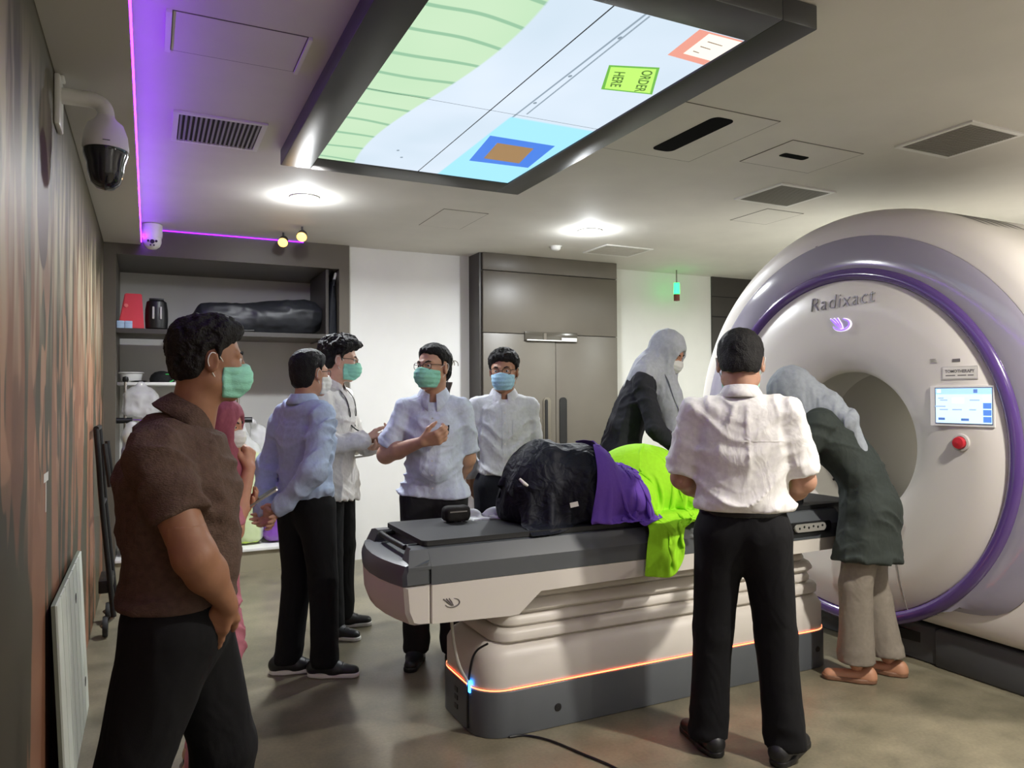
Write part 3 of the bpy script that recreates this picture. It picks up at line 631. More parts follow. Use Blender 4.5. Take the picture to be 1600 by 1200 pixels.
def sdf_arrays(f, lo, hi, h, slack=.01):
    lo, hi = np.asarray(lo, float), np.asarray(hi, float); K = 4
    nb = np.ceil((hi - lo) / (h * K)).astype(int) + 1; n = nb * K
    g = [lo[i] + (np.arange(nb[i]) * K + (K - 1) / 2) * h for i in range(3)]
    Cc = np.stack(np.meshgrid(*g, indexing='ij'), -1).reshape(-1, 3).astype(F32); dc = f(Cc).reshape(nb)
    actb = np.abs(dc) < K * h * 1.25 + slack
    V = np.repeat(np.repeat(np.repeat(dc, K, 0), K, 1), K, 2).astype(F32)
    A = np.argwhere(np.repeat(np.repeat(np.repeat(actb, K, 0), K, 1), K, 2))
    P = (lo + A * h).astype(F32); out = np.empty(len(P), F32)
    for i in range(0, len(P), 60000): out[i:i + 60000] = f(P[i:i + 60000])
    V[tuple(A.T)] = out
    # border stays outside so the surface closes
    V[0] = np.maximum(V[0], .001); V[-1] = np.maximum(V[-1], .001); V[:, 0] = np.maximum(V[:, 0], .001); V[:, -1] = np.maximum(V[:, -1], .001); V[:, :, 0] = np.maximum(V[:, :, 0], .001); V[:, :, -1] = np.maximum(V[:, :, -1], .001)
    return nets(V, lo, h)
def mesh_from(name, parts, smooth=180):
    vs, qs, o = [], [], 0
    for v, q in parts:
        vs.append(v); qs.append(q + o); o += len(v)
    v = np.concatenate(vs).astype(np.float32); q = np.concatenate(qs).astype(np.int32); me = bpy.data.meshes.new(name)
    me.vertices.add(len(v)); me.vertices.foreach_set('co', v.ravel()); me.loops.add(q.size); me.loops.foreach_set('vertex_index', q.ravel())
    me.polygons.add(len(q)); me.polygons.foreach_set('loop_start', np.arange(0, q.size, 4, dtype=np.int32)); me.polygons.foreach_set('use_smooth', np.ones(len(q), bool))
    me.update(calc_edges=True); me.validate(); return me
def sdf_obj(name, f, lo, hi, h, m, parent, slack=.01):
    v, q = sdf_arrays(f, lo, hi, h, slack)
    if len(v) == 0: return None
    o = link(name, mesh_from(name, [(v, q)]), m); o.parent = parent; return o
def rotm(yaw=0, pitch=0, roll=0):      # yaw>0 turns to own left, pitch>0 looks down
    return np.array((Matrix.Rotation(math.radians(yaw), 3, 'Z') @ Matrix.Rotation(math.radians(-pitch), 3, 'X') @ Matrix.Rotation(math.radians(roll), 3, 'Y')), dtype=F32)
def hand_prims(w, d, n, side, curl=(20, 25, 20), spread=6, thumb=(35, 20), s=1.0):
    # w wrist, d direction of the hand, n palm normal, side +1 when the thumb lies along d x n
    d = Vector(d).normalized(); n = Vector(n); n = (n - d * n.dot(d)).normalized(); t = d.cross(n) * side; w = Vector(w); pr = []
    def S(a, b, ra, rb): pr.append((tuple(a), tuple(b), ra * s, rb * s))
    kn = []
    for i, (o, L) in enumerate(((.030, .088), (.010, .092), (-.011, .088), (-.031, .082))):
        k = w + (d * L + t * o - n * .002) * s; kn.append(k); S(w + (d * .012 + t * o * .55) * s, k, .0155, .0125)
    S(w + (d * .03 + t * .015 + n * .006) * s, w + (d * .06 + t * .022 + n * .006) * s, .016, .012)
    for i, k in enumerate(kn):
        c = curl[i] if isinstance(curl[0], (tuple, list)) else curl; L = (.042, .046, .043, .034)[i], (.025, .028, .026, .02)[i], (.02, .022, .021, .018)[i]
        dd = (d + t * math.tan(math.radians(spread * (1.5 - i)))).normalized(); p = k; ang = 0
        for j in range(3):
            ang += math.radians(c[j]); q = p + (dd * math.cos(ang) + n * math.sin(ang)) * L[j] * s; S(p, q, (.0098, .0088, .0080)[j], (.0088, .0080, .0070)[j]); p = q
    b = w + (d * .022 + t * .026 + n * .006) * s; a0 = math.radians(thumb[0]); dr = (d * math.cos(a0) + t * math.sin(a0) * .8 + n * math.sin(a0) * .6).normalized()
    q = b + dr * .042 * s; S(b, q, .0145, .0115); a1 = a0 - math.radians(thumb[1]); dr2 = (d * math.cos(a1) + t * math.sin(a1) * .5 + n * math.sin(a1) * .9).normalized(); q2 = q + dr2 * .03 * s; S(q, q2, .0115, .0100); S(q2, q2 + dr2 * .022 * s, .0098, .0080)
    return pr
def bbox(prims, pad):
    P = np.array([p[i] for p in prims for i in (0, 1)]); R = max(max(p[2], p[3]) for p in prims)
    return P.min(0) - R - pad, P.max(0) + R + pad
def skin(name, c): return mat('skin_' + name, c, .5, noise=.06, nscale=30, spec=.35)
def cloth(name, c, rough=.8, noise=.05, fold=.14, fscale=(14, 14, 9), sheen=0, bump=.1, bscale=400): return mat('cloth_' + name, c, rough, noise=noise, nscale=60, fold=fold, fscale=fscale, sheen=sheen, bump=bump, bscale=bscale, spec=.25)
M_hair = mat('black_hair', (17, 15, 14), .62, bump=.6, bscale=(260, 160, 160), spec=.3); M_eyew = mat('eye_white', (190, 180, 170), .3); M_iris = mat('iris_dark', (30, 18, 12), .2); M_glass = mat('spectacle_frame', (30, 24, 22), .3)
M_lensg = mat('spectacle_lens', (255, 255, 255), .02, trans=1.0, alpha=.25)
MASKC = {'green': (146, 212, 188), 'blue': (160, 200, 222), 'white': (226, 226, 222)}
RX = np.array([1, 0, 0], F32)
def person(label, loc, facing, height=1.70, J=None, top=None, legs=None, head=None, arms=None, shoes=None, skinc=(178, 126, 96), z0=0., name='person', group=None):
    root = thing(name, label, 'person', (loc[0], loc[1], z0)); root.rotation_euler = (0, 0, math.atan2(-facing[0], facing[1]))
    k = height / 1.70; top = top or {}; legs = legs or {}; head = head or {}; arms = arms or {}; shoes = shoes or {}
    D = dict(pelvis=(0, 0, .94), waist=(0, .0, 1.08), chest=(0, .0, 1.27), upper=(0, -.01, 1.37), neck=(0, -.012, 1.44), head=(0, .02, 1.585),
             shR=(.168, -.012, 1.368), shL=(-.168, -.012, 1.368), elR=(.225, -.03, 1.09), elL=(-.225, -.03, 1.09), wrR=(.235, .06, .86), wrL=(-.235, .06, .86),
             hipR=(.088, 0, .88), hipL=(-.088, 0, .88), knR=(.095, .015, .48), knL=(-.095, .015, .48), anR=(.10, -.02, .085), anL=(-.10, -.02, .085))
    D.update(J or {}); D = {a: Vector(b) * k for a, b in D.items()}
    SK = skin(label[:14].replace(' ', '_'), skinc)
    w = top.get('w', 1.0); belly = top.get('belly', 0.); fw = (D['upper'] - D['pelvis']).normalized(); right = Vector((1, 0, 0)); fwd = right.cross(fw) * -1 if False else fw.cross(right); fwd = Vector((0, fwd.y, fwd.z)) if fwd.length else Vector((0, 1, 0))
    if fwd.y < 0: fwd = -fwd
    FL = (tuple(fwd), top.get('flat', .66))
    body_prims = [(D['pelvis'], D['waist'], .11 * k * w, .11 * k * w, FL), (D['waist'], D['chest'], .11 * k * w, .13 * k * w, FL), (D['chest'], D['upper'] - (D['upper'] - D['chest']) * .6, .13 * k * w, .10 * k * w, FL), (D['shL'], D['shR'], .04 * k, .04 * k), (D['neck'] - Vector((0, 0, .06)) * k, D['neck'], .06 * k, .055 * k)]
    legp = []
    for s in 'RL': legp += [(D['hip' + s], D['kn' + s], .062 * k, .046 * k), (D['kn' + s], D['an' + s], .048 * k, .036 * k)]
    parts = []
    f = union(body_prims + legp, .03); lo, hi = bbox([p[:4] for p in body_prims + legp], .02); parts.append(sdf_arrays(f, lo, hi, .018))
    # ---- arms and hands (skin)
    A_R = top.get('arm_r', 1.0)
    for s in 'RL':
        a = arms.get(s, {}); sd = 1 if s == 'R' else -1
        el, wr = D['el' + s], D['wr' + s]; dirv = Vector(a.get('dir', wr - el)); nv = Vector(a.get('palm', (-sd, 0, 0)))
        pr = [(D['sh' + s], el, .048 * k * A_R, .042 * k * A_R), (el, el + (wr - el) * .35, .043 * k * A_R, .041 * k * A_R), (el + (wr - el) * .35, wr, .041 * k * A_R, .027 * k)]
        fp = []
        if not a.get('hide'): fp = hand_prims(wr, dirv, nv, a.get('thumb_side', -sd if a.get('flip') else sd), a.get('curl', (18, 22, 15)), a.get('spread', 4), a.get('thumb', (35, 20)), k * a.get('size', 1.0))
        f = union([*pr], .02); fh = union(fp, .010) if fp else None
        g = (lambda P, f=f, fh=fh: smin(f(P), fh(P), .014)) if fh else f
        lo, hi = bbox(pr[1:] + fp, .012); parts.append(sdf_arrays(g, lo, hi, .0055, .004))
        lo, hi = bbox(pr[:1], .01); parts.append(sdf_arrays(f, lo, hi, .014))
    # ---- head
    HR = rotm(head.get('yaw', 0), head.get('pitch', 0), head.get('roll', 0)); HC = A3(D['head']); hs = k * head.get('scale', 1.0)
    toh = lambda P: ((P - HC) @ HR) / F32(hs)
    cran = lambda Q: s_ell(Q, (0, -.014, .030), (.077, .097, .088))
    def face(Q):
        d = smin(cran(Q), s_ell(Q, (0, .022, -.030), (.062, .070, .082)), .03)
        Qm = Q * A3((1, 1, 1)); Qm = Qm.copy(); Qm[:, 0] = np.abs(Qm[:, 0])
        d = smin(d, s_seg(Qm, (.047, .0, -.062), (.012, .066, -.098), .022, .020), .03)
        d = smin(d, s_seg(Q, (0, .086, .014), (0, .107, -.026), .008, .0125), .014)
        d = smin(d, s_seg(Qm, (0, .082, .024), (.045, .068, .026), .011, .010), .012)
        d = smin(d, s_seg(Qm, (0, .089, -.060), (.018, .082, -.061), .0085, .006), .01)
        d = smax(d, -s_ell(Qm, (.033, .097, .006), (.019, .013, .0095)), .010)
        d = smin(d, s_seg(Qm, (.020, .0865, .0150), (.046, .0745, .0135), .0042, .0036), .005)
        d = smin(d, s_seg(Qm, (.020, .0845, -.0035), (.045, .0735, -.0025), .0036, .0032), .005)
        d = smin(d, s_ell(Qm, (.036, .064, -.022), (.022, .02, .02)), .02)
        return d
    def ears(Q):
        Qm = Q.copy(); Qm[:, 0] = np.abs(Qm[:, 0]); q = Qm - A3((.080, -.008, -.004)); q = q @ rotm(20).T
        e = s_ell(q, (0, 0, 0), (.0085, .020, .033)); return smax(e, -s_ell(q, (.008, .003, .002), (.006, .011, .020)), .006)
    nk0 = D['neck'] - Vector((0, 0, .07 * k)); nkT = Vector(HC + HR @ A3((0, -.025, -.06)) * hs); NR = head.get('neck', .055) * k
    if head.get('ears', True): fh = lambda P: smin(smin(face(toh(P)), ears(toh(P)), .008) * hs, s_seg(P, nk0, nkT, NR * 1.08, NR), .025)
    else: fh = lambda P: smin(face(toh(P)) * hs, s_seg(P, nk0, nkT, NR * 1.08, NR), .025)
    hc = Vector(HC); lo = np.minimum(HC - .15 * hs, np.array(nk0) - .07); hi = np.maximum(HC + .15 * hs, np.array(nk0) + .07); parts.append(sdf_arrays(fh, lo, hi, .0052, .004))
    b = link('body', mesh_from('body', parts), SK); b.parent = root
    W = lambda q: tuple(HC + HR @ A3(q) * hs)
    if head.get('eyes', True):
        for sx in (1, -1):
            bm = B(); bmesh.ops.create_uvsphere(bm, u_segments=12, v_segments=8, radius=.0115 * hs); bm.transform(Matrix.Translation(W((.033 * sx, .0750, .006)))); e = obj('eye', bm, M_eyew, None, 180); e.parent = root
            bm = B(); bmesh.ops.create_uvsphere(bm, u_segments=10, v_segments=6, radius=.0058 * hs); bm.transform(Matrix.Translation(W((.033 * sx + head.get('gaze', 0) * .004, .0822, .006 + head.get('gz', 0) * .004)))); i = obj('iris', bm, M_iris, None, 180); i.parent = e
            bm = B(); tube(bm, [W((.018 * sx, .0905, .026)), W((.034 * sx, .086, .031)), W((.052 * sx, .070, .026))], [.003 * hs, .0042 * hs, .002 * hs], 6); obj('eyebrow', bm, M_hair, None, 180).parent = root
    if head.get('glasses'):
        bm = B()
        for sx in (1, -1):
            r = rrect(-.024, .024, -.017, .017, .012, 3); pts = [W((.034 * sx + u, .1015 - abs(.034 * sx + u) * .18, .004 + v)) for u, v in r]; tube(bm, pts + pts[:1], .0017 * hs, 6)
            tube(bm, [W((.058 * sx, .092, .012)), W((.074 * sx, .06, .014)), W((.080 * sx, -.005, .012)), W((.078 * sx, -.022, -.004))], .0017 * hs, 6)
        tube(bm, [W((-.010, .1, .008)), W((.010, .1, .008))], .0017 * hs, 6); obj('glasses', bm, M_glass, None, 180).parent = root
    if head.get('mask'):
        mz1, mz0 = .000, -.108
        def fm(P):
            Q = toh(P); d = face(Q); pl = np.sin(Q[:, 2] * 260) * .0012; puff = s_ell(Q, (0, .062, -.045), (.058, .062, .060))
            d = np.minimum(d, puff) - .0055 + pl; reg = np.maximum(np.maximum(Q[:, 2] - (mz1 - .25 * np.abs(Q[:, 0])), mz0 - Q[:, 2]), .022 + .12 * np.abs(Q[:, 2] + .05) - Q[:, 1])
            return smax(d, reg, .006) * hs
        c = head['mask']; mm = cloth('mask_' + c, MASKC[c], .75, .03, .15, (40, 40, 160))
        mo = sdf_obj('face_mask', fm, HC - .14 * hs, HC + .14 * hs, .0045, mm, root, .003)
        for sx in ((1, -1) if head.get('ears', True) else ()):
            bm = B(); tube(bm, smoothpath([W((.058 * sx, .036, -.018)), W((.078 * sx, .012, .012)), W((.088 * sx, -.012, .022)), W((.086 * sx, -.022, 0)), W((.078 * sx, -.01, -.03)), W((.056 * sx, .03, -.085))], 4), .0016 * hs, 6); lo_ = obj('ear_loop', bm, mat('ear_loop_white', (225, 225, 220), .7), None, 180); lo_.parent = mo
    hair = head.get('hair')
    if hair:
        vol = hair.get('vol', .012); rough = hair.get('rough', .004); ys = [-.13, -.085, -.045, -.026, -.018, .004, .014, .022, .05, .075, .12]; fr = hair.get('front', .066); nape = hair.get('nape', -.068)
        zs = [nape, nape, nape + .012, -.02, .026, .028, -.012, .03, fr - .012, fr, fr + .003]
        def fhair(P):
            Q = toh(P); d = smin(cran(Q), s_ell(Q, (0, -.045, -.03), (.062, .055, .06)), .03); up = np.clip((Q[:, 2] - .01) / .09, 0, 1); fwdm = np.clip((Q[:, 1] + .02) / .1, 0, 1)
            zl = np.interp(Q[:, 1] + .006 * np.sin(Q[:, 0] * 90), ys, zs) + .006 * (vnoise(Q, (70, 70, 40)) - .5) * 2; tap = np.clip((Q[:, 2] - zl) / .035, 0, 1); tap = tap * (2 - tap)
            v = .0015 + .004 * tap + tap * vol * up * (.75 + .5 * fwdm * hair.get('quiff', .6)) + tap * rough * ((ridge(Q + .01 * vnoise(Q, (60, 60, 60), 2)[:, None], hair.get('fr', (45, 45, 30)), 3) - .5) * 2 + (ridge(Q, (130, 70, 130), 6) - .5) * .8)
            return smax(d - v, (zl - Q[:, 2]) * .75, .008) * hs
        sdf_obj('hair', fhair, HC - .16 * hs, HC + .17 * hs, .0038, hair.get('mat', M_hair), root, .02)
    # ---- upper garment
    if top:
        ex = top.get('ex', .0); hem = top.get('hem', .86) * k; tuck = top.get('tuck', False); slv = top.get('sleeve', 'long'); sr = top.get('sr', 1.0)
        pel = D['pelvis']; lowp = pel + Vector((0, 0, min(0, hem - pel.z) - .10))
        tp = [(pel, D['waist'], (.158 + ex) * k * w, (.150 + ex + belly * .6) * k * w, FL), (D['waist'], D['chest'], (.150 + ex + belly * .6) * k * w, (.168 + ex) * k * w, FL),
              (D['chest'] - (D['upper'] - D['chest']) * .25, D['chest'] + (D['upper'] - D['chest']) * .2, (.168 + ex) * k * w, (.138 + ex) * k * w, FL), (D['shL'] * .55 + D['upper'] * .45, D['shR'] * .55 + D['upper'] * .45, (.068) * k, (.068) * k), (D['shL'], D['upper'], .058 * k, .075 * k), (D['shR'], D['upper'], .058 * k, .075 * k),
              (D['neck'] + Vector((0, -.005, -.05)) * k, D['shR'] * .72 + D['neck'] * .28 + Vector((0, 0, -.01)) * k, .046 * k, .046 * k), (D['neck'] + Vector((0, -.005, -.05)) * k, D['shL'] * .72 + D['neck'] * .28 + Vector((0, 0, -.01)) * k, .046 * k, .046 * k)]
        if belly: tp.append((D['waist'] + Vector((0, .05 + belly, -.03)) * k, D['chest'] + Vector((0, .03, -.08)) * k, .11 * k * w, .10 * k * w))
        if not tuck or hem < pel.z: tp.append((pel, lowp, (.158 + ex) * k * w, (.158 + ex + top.get('flare', .02)) * k * w, FL))
        if not tuck:
            for s in 'RL':
                hp, kn_ = D['hip' + s], D['kn' + s]; lw_ = legs.get('w', 1.0); tp.append((hp, hp + (kn_ - hp) * .75, (.098 * lw_ + .018) * k, (.085 * lw_ + .03 + top.get('flare', .02) * .5) * k))
        sp = []
        for s in 'RL':
            sh, el, wr = D['sh' + s], D['el' + s], D['wr' + s]
            if slv == 'long': sp += [(sh, el, .060 * k * sr, .052 * k * sr), (el, el + (wr - el) * .82, .052 * k * sr, .040 * k * sr), (el + (wr - el) * .82, el + (wr - el) * .96, .041 * k * sr, .041 * k * sr)]
            elif slv == 'rolled': sp += [(sh, el, .060 * k * sr, .052 * k * sr), (el, el + (wr - el) * .55, .052 * k * sr, .046 * k * sr), (el + (wr - el) * .45, el + (wr - el) * .6, .050 * k * sr, .050 * k * sr)]
            else:
                e2 = sh + (el - sh) * top.get('slen', .72); sp += [(sh, e2, .061 * k * sr, .068 * k * sr)]
        fb0 = union(tp, .03); fs = union(sp, .03); amp = top.get('amp', .010) * 1.25; fo = top.get('fo', 0)
        cuts = []
        if slv == 'short':
            for s in 'RL':
                sh, el = D['sh' + s], D['el' + s]; dv = (el - sh).normalized(); cuts.append((A3(dv), float(dv.dot(sh + (el - sh) * top.get('slen', .72))), A3(sh), A3(el)))
        tilt = top.get('tilt', 0.); nkc = A3(D['neck']); upv = A3((D['neck'] - D['upper']).normalized())
        def ft(P):
            d1 = fb0(P); d2 = fs(P)
            for n, c, sh, el in cuts:
                near = np.abs((P - sh) @ A3((1, 0, 0))) < .2; side = (P[:, 0] * sh[0]) > 0
                d2 = np.where(side, smax(d2, P @ n - c, .01), d2)
            q = P * A3((1, 1, 1)); wr_ = folds(P, fo)
            d = smin(d1, d2, .018) - amp * wr_
            if tuck: bl = np.exp(-((P[:, 2] - hem - .03) / .035) ** 2); d = d - .016 * bl * (.5 + vnoise(P, (14, 14, 3), 2))
            d = smax(d, hem + tilt * P[:, 1] + .012 * np.sin(P[:, 0] * 11 + fo) - P[:, 2] if not tuck else hem - P[:, 2], .012)
            d = smax(d, -s_seg(P, nkc - upv * .02 * k + A3((0, .012, 0)), nkc + upv * .2, NR * 1.12, NR * 1.9), .008)
            return d
        lo, hi = bbox([p[:4] for p in tp + sp], .03); lo[2] = max(lo[2], hem - .05) if slv == 'short' or True else lo[2]
        lo[2] = min(lo[2], min(min(D['wrR'].z, D['wrL'].z) - .06, hem - .05)) if slv != 'short' else lo[2]
        # long sleeves may reach below the hem: keep them there
        if slv != 'short':
            def ft2(P):
                d1 = fb0(P); d2 = fs(P); wr_ = folds(P, fo)
                if tuck: bl = np.exp(-((P[:, 2] - hem - .03) / .035) ** 2); d1 = d1 - .014 * bl * (.5 + vnoise(P, (14, 14, 3), 2))
                d1 = smax(d1, hem + tilt * P[:, 1] + .012 * np.sin(P[:, 0] * 11 + fo) - P[:, 2], .012)
                d = smin(d1, d2, .018) - amp * wr_
                return smax(d, -s_seg(P, nkc - upv * .02 * k + A3((0, .012, 0)), nkc + upv * .2, NR * 1.12, NR * 1.9), .008)
            fin = ft2
        else: fin = ft
        to = sdf_obj(top.get('name', 'shirt'), fin, lo, hi, top.get('vox', .0078), top['mat'], root, amp + .01)
        root['_top'] = 0
        if top.get('collar', True):
            bm = B(); n = 28; rings = []; c0 = D['neck'] + Vector((0, .006, .004)) * k; ax = Vector(upv.tolist()); fwn = Vector((0, 1, 0)); fwn = (fwn - ax * fwn.dot(ax)).normalized(); rgt = fwn.cross(ax)
            for (rr, hh, fr_) in ((1.20, -.02, -.035), (1.13, .032, -.040), (1.22, .038, -.042), (1.50, .012, -.062), (1.70, -.012, -.085), (1.62, -.016, -.085)):
                ring = []
                for i in range(n + 1):
                    a = PI / 2 + .26 + (2 * PI - .52) * i / n; front = max(0, math.sin(a))
                    ring.append(tuple(c0 + rgt * (NR * rr * math.cos(a)) + fwn * (NR * rr * math.sin(a) * 1.05) + ax * ((hh + fr_ * front ** 2) * k)))
                rings.append(ring)
            loft(bm, rings, cap=False, closed=False); bm.normal_update(); bm.faces.ensure_lookup_table()
            fl0 = bm.faces[int(len(bm.faces) * .7)]; cc_ = fl0.calc_center_median() - c0
            if fl0.normal.dot(cc_ - ax * cc_.dot(ax)) < 0: bmesh.ops.reverse_faces(bm, faces=bm.faces[:])
            obj('collar', bm, top.get('cmat', top['mat']), None, 75, flip=False).parent = root
    else: to = None
    # ---- trousers
    if legs:
        lw = legs.get('w', 1.0); wz = legs.get('waist', 1.0) * k; hemz = legs.get('hem', .055) * k; lp = [(D['pelvis'] + (D['waist'] - D['pelvis']).normalized() * .08 * k, D['pelvis'] - Vector((0, 0, .03)) * k, .150 * k * w, .158 * k * w, FL)]; Lp = {}
        for s in 'RL':
            an = D['an' + s] - Vector((0, 0, .04)) * k; lg = [(D['hip' + s], D['kn' + s], .098 * k * lw, .073 * k * lw), (D['kn' + s], an, .073 * k * lw, legs.get('cuff', .068) * k)]; Lp[s] = lg
        fp_ = union(lp, .02); fR, fL = union(Lp['R'], .02), union(Lp['L'], .02); lamp_ = legs.get('amp', .008)
        def fl_(P):
            d = smin(fp_(P), smin(fR(P), fL(P), .012), .05); low = np.clip((.25 * k - P[:, 2]) / (.2 * k), 0, 1); kn = np.exp(-((P[:, 2] - .48 * k) / .09) ** 2)
            d = d - lamp_ * ((ridge(P, (10, 10, 3.5), 4) - .5) + (low + .5 * kn) * (ridge(P, (8, 8, 17), 7) - .5) * 1.6)
            return smax(smax(d, P[:, 2] - wz, .006), hemz - P[:, 2], .006)
        allp = lp + Lp['R'] + Lp['L']; lo, hi = bbox([p[:4] for p in allp], .02); lo[2] = max(lo[2], hemz - .03); sdf_obj('trousers', fl_, lo, hi, .011, legs['mat'], root, .02)
        if legs.get('belt'):
            def fb_(P):
                d = fp_(P); return smax(np.abs(d - .004) - .005, np.abs(P[:, 2] - (wz - .018)) - .018, .003)
            bl = sdf_obj('belt', fb_, lo * [1, 1, 0] + [0, 0, wz - .06], hi * [1, 1, 0] + [0, 0, wz + .02], .006, legs['belt'], root)
    # ---- shoes
    if shoes:
        for s in 'RL':
            an = D['an' + s]; ft_ = shoes.get('dir' + s, (0.12 if s == 'R' else -.12, 1)); fd = Vector((ft_[0], ft_[1], 0)).normalized(); sdv = Vector((fd.y, -fd.x, 0)); base = Vector((an.x, an.y, 0)); L = shoes.get('len', .27) * k
            heel = base - fd * .055 * k; toe = heel + fd * (L - .07 * k); sh = shoes.get('style', 'sneaker'); up_ = Vector((0, 0, 1)); lift = shoes.get('lift' + s, 0.)
            pr = [(heel + up_ * .045 * k, heel + fd * .10 * k + up_ * .045 * k, .036 * k, .042 * k), (heel + fd * .10 * k + up_ * .04 * k, toe + up_ * .030 * k, .043 * k, .034 * k, ((0, 0, 1), .8)), (heel + up_ * .05 * k, heel + fd * .03 * k + up_ * .085 * k, .036 * k, .036 * k)]
            if sh == 'flat': pr = [(heel + up_ * .03 * k, toe + up_ * .02 * k, .034 * k, .032 * k), (heel + up_ * .03 * k, heel + up_ * .05 * k, .032 * k, .03 * k)]
            fu = union(pr, .03)
            fsu = lambda P, fu=fu: smax(fu(P), .014 - P[:, 2], .004)
            lo, hi = bbox([p[:4] for p in pr], .015); uo = sdf_obj('shoe', fsu, lo, hi, .006, shoes['mat'], root)
            def fso(P, heel=heel, toe=toe, fd=fd):
                Q = P.copy(); Q[:, 2] = 0; h0, t0 = heel + fd * .045 * k, toe; h0 = Vector((h0.x, h0.y, 0)); t0 = Vector((t0.x, t0.y, 0)); d = smin(s_seg(Q, h0 - fd * .045 * k, h0, .038 * k, .042 * k), s_seg(Q, h0, t0, .042 * k, .037 * k), .02)
                return smax(d, np.abs(P[:, 2] - .0135) - .0125, .004)
            so = sdf_obj('sole', fso, lo * [1, 1, 0] + [0, 0, -.02] - [.01, .01, 0], hi * [1, 1, 0] + [.01, .01, .05], .006, shoes.get('sole', M_blk), None)
            so.parent = uo
            if sh == 'sneaker':
                bm = B()
                for j in range(4):
                    c = heel + fd * (.105 + .022 * j) * k + up_ * (.088 - .009 * j) * k; tube(bm, [c - sdv * .022 * k - up_ * .008, c + up_ * .003, c + sdv * .022 * k - up_ * .008], .0025, 5)
                lo_ = obj('laces', bm, M_blk, None, 180); lo_.parent = uo
    return dict(root=root, D=D, k=k, W=W, HC=HC, HR=HR, hs=hs, toh=toh, face=face, cran=cran, top=to, FL=FL, NR=NR)
def shirt_bits(p, m, pocket=None, placket=True, buttons=None, x=0.0, z0=.95, z1=1.38, front=1):
    # placket strip, buttons and chest pocket laid on the surface of the shirt
    from mathutils.bvhtree import BVHTree
    me = p['top'].data; k = p['k']; bv = BVHTree.FromPolygons([v.co for v in me.vertices], [tuple(q.vertices) for q in me.polygons])
    def hit(x_, z_): 
        r = bv.ray_cast(Vector((x_ * k, 1.0 * front, z_ * k)), Vector((0, -front, 0))); return r[0]
    def patch(name, x0, x1, za, zb, nx, nz, off, mm):
        bm = B(); rows = []
        for j in range(nz + 1):
            row = []
            for i in range(nx + 1):
                h_ = hit(x0 + (x1 - x0) * i / nx, za + (zb - za) * j / nz)
                if h_ is None: return None
                row.append(tuple(h_ + Vector((0, off * front, 0))))
            rows.append(row)
        loft(bm, rows, cap=False, closed=False); bm.normal_update()
        if bm.faces and sum(f_.normal.y for f_ in bm.faces) * front < 0: bmesh.ops.reverse_faces(bm, faces=bm.faces[:])
        o = obj(name, bm, mm, None, 60, flip=False); o.parent = p['root']; return o
    if placket: patch('placket', x - .016, x + .016, z0, z1, 2, 22, .0025, m)
    if pocket: patch('pocket', *pocket, 5, 6, .003, m)
    if buttons:
        for j in range(6):
            h_ = hit(x, z0 + (z1 - z0) * (j + .4) / 6)
            if h_ is not None:
                bm = B(); lathe(bm, [(.001, 0), (.005, .001), (.0055, 0)], tuple(h_ + Vector((0, .004 * front, 0))), 'y', 8); obj('button', bm, buttons, None).parent = p['root']
    return patch, hit
# ------------------------------------------------------------------ people
def toward(deg):     # 0: along the camera's right, 90: away from the camera, -90: to the camera
    a = math.radians(deg); return (_rt.x * math.cos(a) + math.sin(_y) * math.sin(a), _rt.y * math.cos(a) + math.cos(_y) * math.sin(a))
TR_BLACK = cloth('black_trousers', (14, 14, 16), .85, .05, .25, (7, 7, 4)); TR_NAVY = cloth('navy_trousers', (17, 19, 27), .85, .05, .25, (7, 7, 4)); TR_CHAR = cloth('charcoal_trousers', (36, 36, 38), .85, .05, .25, (7, 7, 4)); TR_GREY = cloth('taupe_trousers', (128, 120, 108), .85, .05, .3, (7, 7, 4))
SH_BROWN = cloth('brown_knit', (88, 70, 60), .9, .12, .15, bump=.5, bscale=(160, 160, 320)); SH_BLUE = cloth('pale_blue_shirt', (168, 184, 210), .75); SH_COAT = cloth('white_coat', (216, 212, 208), .8)
SH_OXF = cloth('pale_oxford', (196, 204, 220), .75); SH_GREYW = cloth('pale_grey_shirt', (196, 198, 202), .75); SH_WHITE = cloth('white_shirt', (228, 226, 222), .7)
JK_DARK = cloth('dark_blazer', (42, 43, 48), .8); JK_GREEN = cloth('green_grey_blazer', (52, 58, 54), .8); HJ_GREY = cloth('grey_hijab', (150, 156, 162), .75); HJ_PALE = cloth('pale_hijab', (178, 182, 188), .75); HJ_PINK = cloth('pink_hijab', (150, 84, 98), .8); DR_PINK = cloth('pink_dress', (182, 112, 126), .8)
SOLE_W = mat('white_sole', (222, 220, 214), .5); SHOE_B = mat('black_shoe', (24, 24, 25), .45); SHOE_T = mat('tan_flat_shoe', (176, 128, 98), .55)
